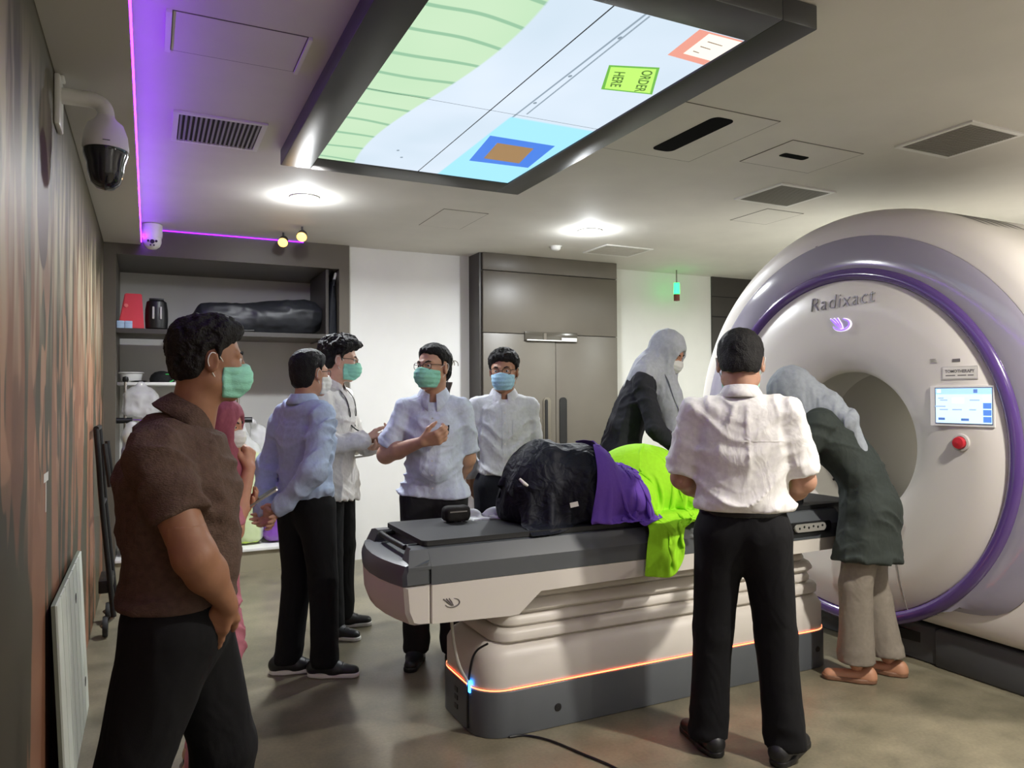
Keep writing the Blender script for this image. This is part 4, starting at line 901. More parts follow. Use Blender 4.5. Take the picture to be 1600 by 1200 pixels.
# 1 brown polo, hand in pocket, next to the mural
p1 = person('man in dark brown knit polo and green mask standing beside the mural wall', (.085, 2.20), toward(18), 1.655,
    J=dict(pelvis=(0, -.01, .93), waist=(0, .0, 1.07), chest=(0, -.015, 1.25), upper=(0, -.03, 1.36), neck=(0, .01, 1.435), head=(0, .065, 1.592), shR=(.185, -.05, 1.345), shL=(-.185, -.03, 1.355), elR=(.25, .05, 1.10), wrR=(.165, .12, .96), elL=(-.23, -.05, 1.09), wrL=(-.18, .03, .91),
           hipR=(.09, -.02, .87), knR=(.10, -.13, .47), anR=(.10, -.17, .10), knL=(-.10, .10, .48), anL=(-.10, .05, .085)),
    top=dict(mat=SH_BROWN, sleeve='short', slen=.62, sr=1.04, hem=.93, ex=.010, w=1.08, flat=.80, belly=.0, amp=.011, flare=.0, arm_r=1.18, vox=.008),
    legs=dict(mat=TR_BLACK, waist=1.0, w=1.2, cuff=.08), shoes=dict(mat=SHOE_B, sole=M_blk), arms=dict(R=dict(dir=(-.35, -.38, -.9), palm=(-1, 0, -.2), curl=(6, 6, 6), size=.85, spread=1), L=dict(dir=(.2, -.1, -1), palm=(1, 0, 0), size=.85)),
    head=dict(yaw=16, pitch=2, mask='green', hair=dict(vol=.022, rough=.007, quiff=1.2, nape=-.062, fr=(38, 38, 26)), neck=.058, scale=.93), skinc=(146, 104, 78))
# 2 pink hijab woman half hidden behind him
p2 = person('woman in pink hijab holding a phone, half hidden behind the brown polo', (.215, 3.20), toward(22), 1.445,
    J=dict(chest=(0, .01, 1.26), head=(0, .05, 1.58), elR=(.20, .10, 1.11), wrR=(.05, .175, 1.375), elL=(-.17, .03, 1.08), wrL=(.04, .09, 1.17)),
    top=dict(mat=DR_PINK, sleeve='short', slen=.98, hem=.45, ex=.01, w=.98, amp=.01, flare=.06, sr=1.1, collar=False), legs=dict(mat=DR_PINK, cuff=.08), shoes=dict(mat=SHOE_T, sole=M_blk, style='flat'),
    arms=dict(R=dict(dir=(-.3, .0, .9), palm=(-.6, -.8, 0), curl=(50, 50, 30)), L=dict(dir=(.1, .9, .35), palm=(.3, -.3, .9), curl=(30, 30, 20), thumb=(25, 10))),
    head=dict(pitch=12, yaw=-22, mask='white', ears=False), skinc=(182, 130, 104))
# 3 pale blue shirt, hands clasped behind
p3 = person('man in pale blue shirt seen from behind with hands clasped at his back', (.745, 4.04), toward(52), 1.69,
    J=dict(chest=(0, .0, 1.26), head=(0, .03, 1.585), elR=(.23, -.12, 1.09), wrR=(.06, -.205, .90), elL=(-.205, -.09, 1.09), wrL=(-.07, -.215, .87), anR=(.11, .04, .085), knR=(.10, .04, .48), anL=(-.09, -.05, .085)),
    top=dict(mat=SH_BLUE, sleeve='long', hem=.945, tuck=True, ex=.010, amp=.011, sr=1.12, fo=3), legs=dict(mat=TR_BLACK, waist=1.0, cuff=.070, w=1.0), shoes=dict(mat=SHOE_B, sole=SOLE_W, dirR=(.8, .6), dirL=(.65, .75)),
    arms=dict(R=dict(dir=(-.7, -.1, -.45), palm=(0, -1, .2), curl=(30, 35, 20)), L=dict(dir=(.8, 0, -.25), palm=(0, -1, .1), curl=(30, 30, 20))),
    head=dict(yaw=2, pitch=0, hair=dict(vol=.016, rough=.003, nape=-.085), mask='white', glasses=True), skinc=(184, 140, 116))
# 4 white coat, holding a phone
p4 = person('tall man in open white coat with lanyard and glasses looking at a phone', (1.03, 4.67), toward(-10), 1.80,
    J=dict(chest=(0, .0, 1.26), head=(0, .045, 1.585), elR=(.215, .03, 1.10), wrR=(.11, .24, 1.13), elL=(-.215, .05, 1.09), wrL=(.0, .23, 1.08), anR=(.10, .03, .085), anL=(-.11, .0, .085)),
    top=dict(mat=SH_COAT, sleeve='long', hem=.80, ex=.014, amp=.009, sr=1.12, flare=.015, tilt=-.25, fo=6, name='white_coat'), legs=dict(mat=TR_BLACK, cuff=.072), shoes=dict(mat=SHOE_B, sole=SOLE_W, dirR=(.1, 1), dirL=(-.3, .8)),
    arms=dict(R=dict(dir=(-.55, .8, .12), palm=(-.5, -.3, .8), curl=(35, 40, 25)), L=dict(dir=(.6, .7, .05), palm=(0, -.2, 1), curl=(25, 25, 20))),
    head=dict(yaw=20, pitch=6, mask='green', glasses=True, hair=dict(vol=.036, rough=.012, quiff=.9, nape=-.06, fr=(34, 34, 26))), skinc=(206, 162, 138))
# 5 short-sleeved pale shirt, gesturing
p5 = person('man in pale short-sleeved shirt and green mask gesturing behind the couch', (1.41, 3.895), toward(-88), 1.725,
    J=dict(head=(0, .03, 1.585), shR=(.150, -.012, 1.368), shL=(-.150, -.012, 1.368), elR=(.255, .03, 1.12), wrR=(.045, .20, 1.20), elL=(-.178, -.07, 1.09), wrL=(-.13, -.20, .96), chest=(0, 0, 1.26)),
    top=dict(mat=SH_OXF, sleeve='short', slen=.86, sr=.98, hem=.895, ex=.008, w=.88, amp=.010, flare=.0, belly=.01, arm_r=1.08, fo=12), legs=dict(mat=TR_CHAR, w=1.0), shoes=dict(mat=SHOE_B, sole=M_blk, style='plain'),
    arms=dict(R=dict(dir=(-.9, .3, .25), palm=(-.2, -.8, .5), curl=(40, 45, 30), thumb=(45, 15)), L=dict(dir=(.6, -.3, -.3), palm=(0, -1, 0))),
    head=dict(yaw=-34, pitch=-2, mask='green', glasses=True, hair=dict(vol=.014, rough=.004, front=.074), scale=1.0), skinc=(186, 142, 116))
# 6 blue mask man before the door
p6 = person('man in pale grey shirt with blue mask standing before the brown door', (1.965, 4.17), toward(-86), 1.725,
    J=dict(head=(0, .03, 1.58), shR=(.155, -.012, 1.368), shL=(-.155, -.012, 1.368), elR=(.215, -.05, 1.10), wrR=(.20, -.12, .90), elL=(-.20, -.06, 1.10), wrL=(-.13, -.22, .92)),
    top=dict(mat=SH_GREYW, sleeve='rolled', hem=.955, tuck=True, ex=.004, amp=.010, fo=20, sr=.97, w=.9), legs=dict(mat=TR_NAVY, waist=.985), shoes=dict(mat=SHOE_B, style='plain'),
    arms=dict(R=dict(dir=(-.5, -.4, -.6), palm=(-.3, 1, 0)), L=dict(dir=(.7, -.3, -.2), palm=(0, -1, 0))),
    head=dict(yaw=-14, pitch=4, mask='blue', glasses=True, hair=dict(vol=.022, rough=.008, quiff=.8, front=.062)), skinc=(174, 128, 102))
# 7 woman in dark blazer working over the couch, on a step
p7 = person('woman in dark blazer and pale grey hijab bending over the couch from behind', (2.60, 3.68), toward(-12), 1.62,
    J=dict(pelvis=(0, -.10, .92), waist=(0, -.06, 1.06), chest=(0, .02, 1.23), upper=(0, .07, 1.33), neck=(0, .10, 1.39), head=(0, .20, 1.505), shR=(.165, .05, 1.315), shL=(-.165, .05, 1.315), elR=(.23, .12, 1.05), wrR=(.16, .30, .88), elL=(-.23, .12, 1.05), wrL=(-.12, .32, .88), hipR=(.085, -.10, .87), hipL=(-.085, -.10, .87), knR=(.09, -.05, .48), knL=(-.09, -.05, .48), anR=(.09, -.08, .085), anL=(-.09, -.08, .085)),
    top=dict(mat=JK_DARK, sleeve='long', hem=.78, ex=.012, amp=.008, flare=.03, fo=15, name='blazer', collar=False), legs=dict(mat=TR_CHAR), shoes=dict(mat=SHOE_B, style='flat'),
    arms=dict(R=dict(dir=(-.2, .7, -.6), palm=(0, .3, -1), curl=(25, 25, 15)), L=dict(dir=(.2, .7, -.6), palm=(0, .3, -1), curl=(25, 25, 15))),
    head=dict(pitch=32, yaw=-26, mask='white', ears=False), skinc=(186, 134, 108), z0=.27)
# 8 white shirt from behind
p8 = person('man in white short-sleeved shirt and black trousers seen from behind at the couch', (2.175, 2.345), toward(73), 1.70,
    J=dict(head=(0, .05, 1.58), neck=(0, .0, 1.445), elR=(.238, .03, 1.105), wrR=(.17, .24, .99), elL=(-.238, .03, 1.105), wrL=(-.16, .25, 1.0), anR=(.155, -.01, .085), anL=(-.145, .0, .085), knR=(.125, .015, .48), knL=(-.12, .015, .48), shR=(.178, -.012, 1.372), shL=(-.178, -.012, 1.372)),
    top=dict(mat=SH_WHITE, sleeve='short', slen=.88, sr=1.07, hem=.985, tuck=True, ex=.014, w=1.04, amp=.011, fo=8, arm_r=1.1, vox=.008), legs=dict(mat=TR_BLACK, waist=1.0, w=1.06, cuff=.078, belt=mat('black_belt', (18, 18, 18), .35)), shoes=dict(mat=SHOE_B, sole=M_blk, style='plain', dirR=(.45, .9), dirL=(-.55, .85), len=.285),
    arms=dict(R=dict(dir=(-.3, .8, -.3), palm=(-1, 0, -.2)), L=dict(dir=(.3, .8, -.3), palm=(1, 0, 0))),
    head=dict(pitch=16, hair=dict(vol=.012, rough=.002, nape=-.058), mask='green', scale=1.1), skinc=(178, 136, 112))
# 9 woman in green-grey blazer bending at the scanner
p9 = person('woman in long green-grey blazer and grey hijab leaning over the couch by the scanner', (3.30, 2.73), toward(153), 1.71,
    J=dict(pelvis=(0, -.07, .91), waist=(0, -.02, 1.05), chest=(0, .10, 1.21), upper=(0, .165, 1.30), neck=(0, .20, 1.355), head=(0, .305, 1.445), shR=(.17, .155, 1.285), shL=(-.17, .155, 1.285), elR=(.235, .27, 1.05), wrR=(.15, .46, 1.0), elL=(-.235, .28, 1.05), wrL=(-.12, .48, .98), hipR=(.09, -.07, .86), hipL=(-.09, -.07, .86), knR=(.10, -.07, .48), knL=(-.10, .0, .48), anR=(.09, -.14, .085), anL=(-.09, .0, .085)),
    top=dict(mat=JK_GREEN, sleeve='long', hem=.62, ex=.018, amp=.008, flare=.035, fo=18, name='blazer', collar=False, sr=1.1), legs=dict(mat=TR_GREY, cuff=.090, w=1.02, hem=.10), shoes=dict(mat=SHOE_T, sole=mat('tan_sole', (120, 86, 64), .6), style='flat', len=.25),
    arms=dict(R=dict(dir=(-.2, .8, -.4), palm=(-1, 0, -.3)), L=dict(dir=(.2, .8, -.4), palm=(1, 0, -.3))),
    head=dict(pitch=42, mask='green', ears=False), skinc=(190, 140, 112))
# ------------------------------------------------------------------ head scarves, lanyards, phones
def hijab(p, m, prims=(), open_=((0, .118, -.006), (.054, .072, .072)), infl=.017, amp=.007, fr=(26, 26, 12), vox=.0065, name='hijab'):
    k = p['k']; hs = p['hs']; D = p['D']; HC, HR, toh, face, cran = p['HC'], p['HR'], p['toh'], p['face'], p['cran']; W = p['W']
    pr = [tuple(Vector(q) for q in a[:2]) + tuple(a[2:]) for a in prims]; pr = [(a[0] * k, a[1] * k, a[2] * k, a[3] * k, *a[4:]) for a in pr]
    base = [(Vector(W((0, -.01, -.04))), D['neck'] + Vector((0, .01, -.02)) * k, .078 * k, .085 * k), (D['neck'] + Vector((0, .02, -.03)) * k, D['upper'] + Vector((0, .05, -.02)) * k, .09 * k, .10 * k)]
    fu = union(base + pr, .05)
    def f(P):
        Q = toh(P); hood = np.minimum(face(Q), cran(Q) - .004) - infl - .010 * np.clip(-Q[:, 1] / .1, 0, 1); d = smin(hood * hs, fu(P), .05)
        d = d - amp * ((ridge(P + .03 * vnoise(P, (6, 6, 6), 1)[:, None], fr, 2) - .5) + .6 * (ridge(P, (40, 40, 14), 8) - .5))
        return smax(d, -s_ell(Q, *open_) * hs, .010)
    lo, hi = bbox([q[:4] for q in base + pr], .03); lo = np.minimum(lo, HC - .16); hi = np.maximum(hi, HC + .16)
    o = sdf_obj(name, f, lo, hi, vox, m, p['root'], .02); return o
FLY = ((0, 1, 0), .45)
hijab(p2, HJ_PINK, [((0, .05, 1.42), (0, .05, 1.30), .09, .11)], open_=((0, .125, -.012), (.060, .080, .080)), infl=.012)
FL7 = (tuple(Vector((0, .6, -.3))), .4)
hijab(p7, HJ_PALE, [((.03, .16, 1.38), (.05, .20, 1.20), .085, .075, ((1, 0, 0), .7)), ((.05, .20, 1.22), (.06, .24, .98), .070, .055, ((1, 0, 0), .6)), ((.0, .05, 1.40), (0, -.02, 1.28), .11, .10, ((0, 1, -.3), .6)), ((.10, .06, 1.36), (.0, .10, 1.40), .07, .09)], open_=((0, .125, -.012), (.060, .078, .080)), infl=.013)
hijab(p9, HJ_GREY, [((0, .20, 1.43), (0, .13, 1.38), .085, .07), ((0, .14, 1.405), (0, .115, 1.40), .04, .035), ((-.04, .13, 1.40), (-.07, .02, 1.30), .05, .05, ((0, .7, .7), .45)), ((-.07, .02, 1.30), (-.08, -.055, 1.13), .048, .03, ((0, .9, .4), .4))])
def ribbon(p, pts, wdt, m, name='lanyard', local=True):
    k = p['k']; bm = B(); P = smoothpath([Vector(q) * k for q in pts], 5); rows = []
    for i, q in enumerate(P):
        t = (P[min(i + 1, len(P) - 1)] - P[max(i - 1, 0)]).normalized(); s = t.cross(Vector((0, 1, 0))); s = s.normalized() if s.length > .1 else Vector((1, 0, 0)); rows.append([tuple(q - s * wdt), tuple(q + s * wdt)])
    loft(bm, rows, cap=False, closed=False); bmesh.ops.solidify(bm, geom=bm.faces[:], thickness=.002); o = obj(name, bm, m, None, 60); o.parent = p['root']; return o
def surf(p, front=1):
    from mathutils.bvhtree import BVHTree
    me = p['top'].data; bv = BVHTree.FromPolygons([v.co for v in me.vertices], [tuple(q.vertices) for q in me.polygons]); k = p['k']
    def hit(x, z, off=.004):
        r = bv.ray_cast(Vector((x * k, 1.0 * front, z * k)), Vector((0, -front, 0)))[0]
        return None if r is None else (x, r.y / k + off * front, z)
    return hit
def strap(p, xz, wdt, m, name='lanyard', off=.006):
    h = surf(p); pts = [h(x, z, off) for x, z in xz]; pts = [q for q in pts if q]; return ribbon(p, pts, wdt, m, name)
LN_B = mat('lanyard_black', (22, 22, 26), .7); LN_P = mat('lanyard_navy', (52, 50, 96), .7)
strap(p4, [(-.05, 1.42), (-.055, 1.36), (-.045, 1.28), (-.03, 1.20), (-.01, 1.13)], .008, LN_B); strap(p4, [(.05, 1.42), (.055, 1.36), (.045, 1.28), (.02, 1.20), (-.01, 1.13)], .008, LN_B)
ribbon(p7, [(.085, .155, 1.405), (.10, .20, 1.33), (.10, .235, 1.22), (.085, .275, 1.12), (.07, .30, 1.02)], .011, LN_P)
BTN = mat('shirt_button', (210, 208, 202), .4)
shirt_bits(p5, SH_OXF, pocket=(-.135, -.045, 1.17, 1.29), z0=.92, z1=1.36, buttons=BTN)
shirt_bits(p6, SH_GREYW, pocket=(-.13, -.045, 1.17, 1.29), z0=1.0, z1=1.37, buttons=BTN)
shirt_bits(p4, SH_COAT, z0=.88, z1=1.2)
pt, _ = shirt_bits(p8, SH_WHITE, placket=False, front=-1); pt('yoke_seam', -.165, .165, 1.268, 1.273, 14, 1, .0015, SH_WHITE)
pt, _ = shirt_bits(p3, SH_BLUE, placket=False, front=-1); pt('yoke_seam', -.155, .155, 1.272, 1.277, 14, 1, .0015, SH_BLUE)
h5 = surf(p5); q = h5(-.085, 1.28, .008)
if q:
    bm = B(); tube(bm, [Vector(q) * p5['k'], (Vector(q) + Vector((.004, .002, -.05))) * p5['k']], .0045, 8); obj('pen', bm, M_blk, None).parent = p5['root']
def to_world(p, q):
    return Matrix.Translation(p['root'].location) @ Matrix.Rotation(p['root'].rotation_euler.z, 4, 'Z') @ (Vector(q) * p['k'])
def phone(p, c, along, normal, L, Wd, label, cm):
    R3 = Matrix.Rotation(p['root'].rotation_euler.z, 3, 'Z'); u = (R3 @ Vector(along)).normalized(); n = R3 @ Vector(normal); n = (n - u * n.dot(u)).normalized(); s = n.cross(u); c = to_world(p, c)
    t = thing('phone', label, 'phone', tuple(c)); mw = Matrix((s, u, n)).transposed().to_4x4()
    bm = B(); prism(bm, rrect(-Wd / 2, Wd / 2, -L / 2, L / 2, .008), -.004, .004, .0012); bm.transform(mw); o = obj('case', bm, cm, None); o.parent = t
    bm = B(); prism(bm, rrect(-Wd / 2 + .003, Wd / 2 - .003, -L / 2 + .004, L / 2 - .004, .006), .0041, .0046); bm.transform(mw); o = obj('screen', bm, mat('phone_screen', (30, 32, 38), .1), None); o.parent = t
phone(p4, (.04, .345, 1.155), (.35, .9, .30), (0, -.4, 1), .16, .085, 'dark phone held up by the man in white coat', mat('phone_dark', (38, 34, 40), .3))
phone(p2, (.06, .225, 1.235), (.05, .85, .5), (0, -.6, .8), .15, .075, 'silver-edged phone in the hand of the pink hijab woman', mat('phone_silver', (180, 176, 172), .25, .8))
t = thing('step_stool', 'low grey step behind the couch under the woman in dark blazer', 'step stool', (2.6, 3.68, 0))
obj('tread', box(B(), 2.36, 2.84, 3.50, 3.86, .235, .268, .006), mat('step_grey', (110, 112, 114), .6), t)
for x in (2.38, 2.79):
    for y in (3.52, 3.81): obj('leg', box(B(), x, x + .03, y, y + .03, 0, .236), M_steel, t)
# ------------------------------------------------------------------ draped cloth (small position-based cloth solver run on the real heap)
def drape(name, label, cat, origin, size, ncell, collide, m, parent=None, steps=150, crumple=.0, shrink=1.0, seed=1, thick=.004, rot=0., up=0., group=None, pins=None):
    nx, ny = ncell; r = np.random.default_rng(seed); gx, gy = np.meshgrid(np.linspace(-.5, .5, nx), np.linspace(-.5, .5, ny), indexing='ij')
    X0 = np.stack([gx * size[0], gy * size[1], np.zeros_like(gx)], -1); rest = X0.copy(); c, s = math.cos(rot), math.sin(rot)
    X = np.stack([(X0[..., 0] * c - X0[..., 1] * s) * shrink, (X0[..., 0] * s + X0[..., 1] * c) * shrink, X0[..., 2]], -1) + np.array(origin)
    nz = vnoise((rest.reshape(-1, 3) + seed).astype(F32), (9, 9, 1), seed).reshape(nx, ny) - .5; X[..., 2] += nz * crumple; X[..., :2] += r.normal(0, .002, (nx, ny, 2))
    Vv = np.zeros_like(X); dx, dy = size[0] / (nx - 1), size[1] / (ny - 1)
    cons = []
    for (a, b, L) in (((1, 0), None, dx), ((0, 1), None, dy), ((1, 1), None, math.hypot(dx, dy)), ((1, -1), None, math.hypot(dx, dy)), ((2, 0), None, 2 * dx), ((0, 2), None, 2 * dy)): cons.append((a, L, .25 if 2 in a else (.5 if a[1] * a[0] else 1.0)))
    def proj(P, a, L, st):
        i, j = a; step = 2 * max(i, abs(j)); ax = 0 if i else 1
        for c0 in (0, max(i, abs(j))):
            for sub in range(max(i, abs(j))):
                ia = np.arange(c0 + sub, (nx if ax == 0 else ny), step)
                if ax == 0:
                    ia = ia[ia + i < nx]; ja = slice(0, ny - j) if j >= 0 else slice(-j, ny); jb = slice(j, ny) if j >= 0 else slice(0, ny + j); A, Bq = P[ia, ja], P[ia + i, jb]
                else:
                    ia = ia[ia + j < ny]; A, Bq = P[:, ia], P[:, ia + j]
                d = Bq - A; l = np.linalg.norm(d, axis=-1, keepdims=True) + 1e-9; corr = d * ((l - L) / l) * .5 * st
                if 2 in a: corr = np.where(l < L, corr * .5, 0)
                if ax == 0: P[ia, ja] = A + corr; P[ia + i, jb] = Bq - corr
                else: P[:, ia] = A + corr; P[:, ia + j] = Bq - corr
    E4 = np.array([(1, -1, -1), (-1, -1, 1), (-1, 1, -1), (1, 1, 1)], F32); e = .006; dt = 1 / 45
    for st in range(steps):
        Vv[..., 2] -= 9.8 * dt; Vv *= .965; P = X + Vv * dt
        for it in range(9):
            for a, L, w_ in cons: proj(P, a, L, w_)
        Q = P.reshape(-1, 3).astype(F32); d = collide(Q); hit = d < thick
        if hit.any():
            q = Q[hit]; g = sum(E4[i] * collide(q + E4[i] * e)[:, None] for i in range(4)); g /= np.linalg.norm(g, axis=1, keepdims=True) + 1e-9
            Pf = P.reshape(-1, 3); old = X.reshape(-1, 3)[hit]; newp = Pf[hit] + g * (thick - d[hit])[:, None]; mv = newp - old; tn = mv - g * (mv * g).sum(1, keepdims=True); Pf[hit] = newp - tn * .93; P = Pf.reshape(P.shape)
        Vv = (P - X) / dt; X = P
    me = bpy.data.meshes.new(name); idx = np.arange(nx * ny).reshape(nx, ny); q = np.stack([idx[:-1, :-1], idx[1:, :-1], idx[1:, 1:], idx[:-1, 1:]], -1).reshape(-1, 4)
    # thickness: two skins and a rim
    nrm = np.cross(np.gradient(X, axis=0), np.gradient(X, axis=1)); nrm /= np.linalg.norm(nrm, axis=-1, keepdims=True) + 1e-9
    v1 = (X + nrm * .0012).reshape(-1, 3); v2 = (X - nrm * .0012).reshape(-1, 3); n = nx * ny; rim = []
    bd = [idx[i, 0] for i in range(nx)] + [idx[-1, j] for j in range(1, ny)] + [idx[i, -1] for i in range(nx - 2, -1, -1)] + [idx[0, j] for j in range(ny - 2, 0, -1)]
    for i in range(len(bd)): a, b = bd[i], bd[(i + 1) % len(bd)]; rim.append((b, a, a + n, b + n))
    me = mesh_from(name, [(np.concatenate([v1, v2]), np.concatenate([q, q[:, ::-1] + n, np.array(rim)]))])
    o = link(name, me, m)
    sub = o.modifiers.new('soft', 'SUBSURF'); sub.levels = 1; sub.render_levels = 1
    if parent is None: tag(o, label, cat, group)
    else: attach(o, parent)
    return o, X
couch_sdf = lambda P: np.minimum(s_box(P, (2.28, 3.155, .76), (1.28, .32, .085), .03), s_box(P, (2.28, 3.155, .85), (1.28, .26, .016), .01))
lump_prims = [((1.69, 3.16, 1.0), (.19, .19, .235)), ((1.84, 3.08, 1.0), (.18, .17, .215)), ((2.05, 3.10, .95), (.19, .19, .13)), ((1.62, 3.20, .93), (.12, .16, .12))]
NAVY = cloth('navy_nylon', (22, 24, 33), .62, .05, .3, (16, 16, 16), bump=.05)
LIME = cloth('lime_cloth', (160, 226, 40), .8, .03, .1, bump=.05); PURP = cloth('purple_cloth', (104, 70, 168), .8, .03, .1, bump=.05); BLUEC = cloth('blue_cloth', (84, 104, 176), .8, .03, .1)
def lumps(pr): return lambda P: union([(lambda Q, c=c, r=r: s_ell(Q, c, r)) for c, r in pr], .05)(P)
jk = thing('navy_jacket', 'bunched navy nylon jacket heaped on the black couch top', 'jacket', (1.8, 3.12, .866))
fj = lumps(lump_prims)
def fjacket(P):
    d = fj(P) - .020 * ((ridge(P + .05 * vnoise(P, (5, 5, 5), 3)[:, None], (8, 8, 6), 2) - .55) + .7 * (ridge(P, (17, 17, 12), 5) - .5)); return smax(d, .868 - P[:, 2], .01)
v, q = sdf_arrays(fjacket, (1.42, 2.86, .84), (2.3, 3.42, 1.28), .0085, .03); o = link('bundle', mesh_from('bundle', [(v, q)]), NAVY); attach(o, jk)
col1 = lambda P: np.minimum(couch_sdf(P), fj(P))
drape('outer_shell', None, None, (1.80, 3.12, 1.32), (.78, .74), (44, 42), col1, NAVY, jk, steps=110, crumple=.25, shrink=.86, seed=3)
bm = B(); box(bm, -.021, .021, -.001, .001, -.011, .011); bm.transform(Matrix.Translation((1.715, 2.905, .965)) @ Matrix.Rotation(-.12, 4, 'Y') @ Matrix.Rotation(-.25, 4, 'X')); lab = obj('care_label', bm, mat('label_white', (226, 222, 214), .6)); attach(lab, jk)
bm = B(); tube(bm, [(1.50, 3.02, 1.08), (1.515, 3.0, 1.06), (1.53, 3.0, 1.05)], [.006, .008, .006], 8); o = obj('white_toggle', bm, mat('label_white', 0)); attach(o, jk)
col2 = lambda P: np.minimum(np.minimum(couch_sdf(P), fj(P)), union([lambda Q: s_ell(Q, (2.26, 3.18, .98), (.26, .18, .20)), lambda Q: s_ell(Q, (2.50, 3.14, .95), (.2, .2, .12))], .05)(P))
_, XP = drape('purple_cloth', 'crumpled purple cloth tucked between navy jacket and lime cloth', 'cloth', (1.985, 3.0, 1.28), (.60, .66), (46, 50), col2, PURP, steps=110, crumple=.6, shrink=.46, seed=5, thick=.032)
_, XL_ = drape('lime_cloth', 'bright lime green cloth heaped on the couch and hanging over its side', 'cloth', (2.27, 3.08, 1.32), (1.0, 1.06), (72, 76), col2, LIME, steps=150, crumple=.7, shrink=.54, seed=9, thick=.024, rot=.3)
drape('blue_cloth', 'small blue cloth beside the lime cloth near the white shirt', 'cloth', (2.56, 3.08, 1.2), (.3, .3), (24, 24), col2, BLUEC, steps=70, crumple=.25, shrink=.7, seed=12, thick=.012)
# crumpled plastic and black pouch on the couch
wp = lambda P: np.minimum(couch_sdf(P), np.minimum(np.minimum(s_ell(P, (1.41, 3.37, .872), (.05, .03, .030)), s_ell(P, (1.53, 3.35, .872), (.06, .03, .034))), s_ell(P, (1.22, 3.38, .872), (.04, .02, .022))))
PLAS = mat('plastic_film', (236, 236, 236), .12, alpha=.42, spec=.8, bump=.4, bscale=30)
PAPER = mat('white_paper', (232, 232, 230), .6)
drape('plastic_wrap', 'crumpled white plastic wrap lying on the foot end of couch', 'plastic wrap', (1.42, 3.34, .97), (.62, .32), (44, 24), wp, PAPER, steps=40, crumple=.6, shrink=.60, seed=21, thick=.006)
t = thing('black_pouch', 'small black pouch resting on crumpled white wrap on couch', 'pouch', (1.30, 3.30, .867))
fpch = lambda P: smax(s_box(P, (1.295, 3.28, .905), (.062, .04, .034), .02) - .006 * (ridge(P, (25, 25, 25), 3) - .5), .869 - P[:, 2], .004)
v, q = sdf_arrays(fpch, (1.2, 3.2, .85), (1.4, 3.36, .97), .006); o = link('pouch', mesh_from('pouch', [(v, q)]), cloth('pouch_black', (30, 28, 26), .8)); attach(o, t)
bm = B(); box(bm, 1.25, 1.335, 3.2375, 3.2395, .915, .921); o = obj('zip', bm, M_seam); attach(o, t)
# ------------------------------------------------------------------ storage niche, shelf and what stands on it
sh = thing('niche_shelf', 'long dark shelf board across the storage niche', 'shelf', (.6, 6.9, 1.98))
obj('board', box(B(), NX0 + .002, 1.40, 6.64, 7.35, 1.975, 2.005, .002), M_brown, sh)
obj('front_edge', box(B(), NX0 + .002, 1.40, 6.632, 6.64, 1.97, 2.007), M_dark, sh)
obj('upright', box(B(), 1.40, 1.425, 6.64, 7.35, 1.97, 2.58), M_dark, sh)
def tapered(name, x0, x1, y0, y1, z0, z1, tl, tr, m, parent, bev=.006):
    bm = B(); loft(bm, [[(x0, y0, z0), (x1, y0, z0), (x1, y1, z0), (x0, y1, z0)], [(x0 + tl, y0 + .03, z1), (x1 - tr, y0 + .03, z1), (x1 - tr, y1 - .03, z1), (x0 + tl, y1 - .03, z1)]]); bmesh.ops.bevel(bm, geom=bm.edges[:], offset=bev, segments=2, affect='EDGES'); return obj(name, bm, m, parent)
t = thing('red_container', 'red plastic container with sloping shoulder on the niche shelf', 'container', (-.13, 6.75, 2.005))
tapered('body', -.225, -.035, 6.66, 6.85, 2.006, 2.29, .05, .018, mat('red_plastic', (206, 60, 68), .4), t)
bm = B(); lathe(bm, [(.001, 6.668), (.014, 6.669), (.016, 6.675)], (-.165, 0, 2.19), 'y', 14); obj('emblem', bm, mat('red_pale', (226, 110, 112), .5), t)
for k in range(2):
    t = thing('blue_box', ('pale blue carton in front of the red container, next to the post', 'pale blue carton in front of the red container, next to black holder')[k], 'box', (-.2 + .055 * k, 6.645, 2.005), 'pale blue cartons on the shelf')
    obj('carton', box(B(), -.228 + .056 * k, -.175 + .056 * k, 6.634, 6.658, 2.006, 2.065, .002), mat('pale_blue_card', (160, 186, 214), .6), t)
    obj('flap_line', box(B(), -.228 + .056 * k, -.175 + .056 * k, 6.6332, 6.634, 2.046, 2.048), mat('pale_blue_line', (120, 148, 180), .6), t)
t = thing('black_holder', 'black rounded holder with two slots standing on niche shelf', 'holder', (.055, 6.74, 2.005))
bm = B(); lathe(bm, [(.06, 2.006), (.082, 2.02), (.086, 2.09), (.084, 2.17), (.074, 2.235), (.06, 2.245), (.001, 2.245)], (.055, 6.75, 0), n=24, cap=False); obj('body', bm, M_blk, t)
for dx in (-.025, .03): obj('slot', box(B(), .055 + dx - .008, .055 + dx + .008, 6.655, 6.672, 2.09, 2.19, .004), mat('slot_pale', (176, 174, 170), .6), t)
obj('rim', box(B(), .0, .11, 6.70, 6.80, 2.245, 2.262, .006), M_blk, t)
t = thing('vacuum_cushion', 'long black vacuum cushion lying along the niche shelf', 'cushion', (.85, 6.85, 2.005))
CUSH = mat('black_vinyl', (44, 46, 50), .45, bump=.25, bscale=18)
fcv = lambda P: smax(smin(s_seg(P, (.45, 6.86, 2.13), (1.26, 6.86, 2.165), .12, .15), s_seg(P, (.33, 6.84, 2.07), (.6, 6.85, 2.12), .06, .11), .06) - .035 * (ridge(P + .08 * vnoise(P, (3, 3, 3), 4)[:, None], (3, 6, 9), 6) - .5) - .012 * (ridge(P, (14, 14, 18), 2) - .5), 2.008 - P[:, 2], .02)
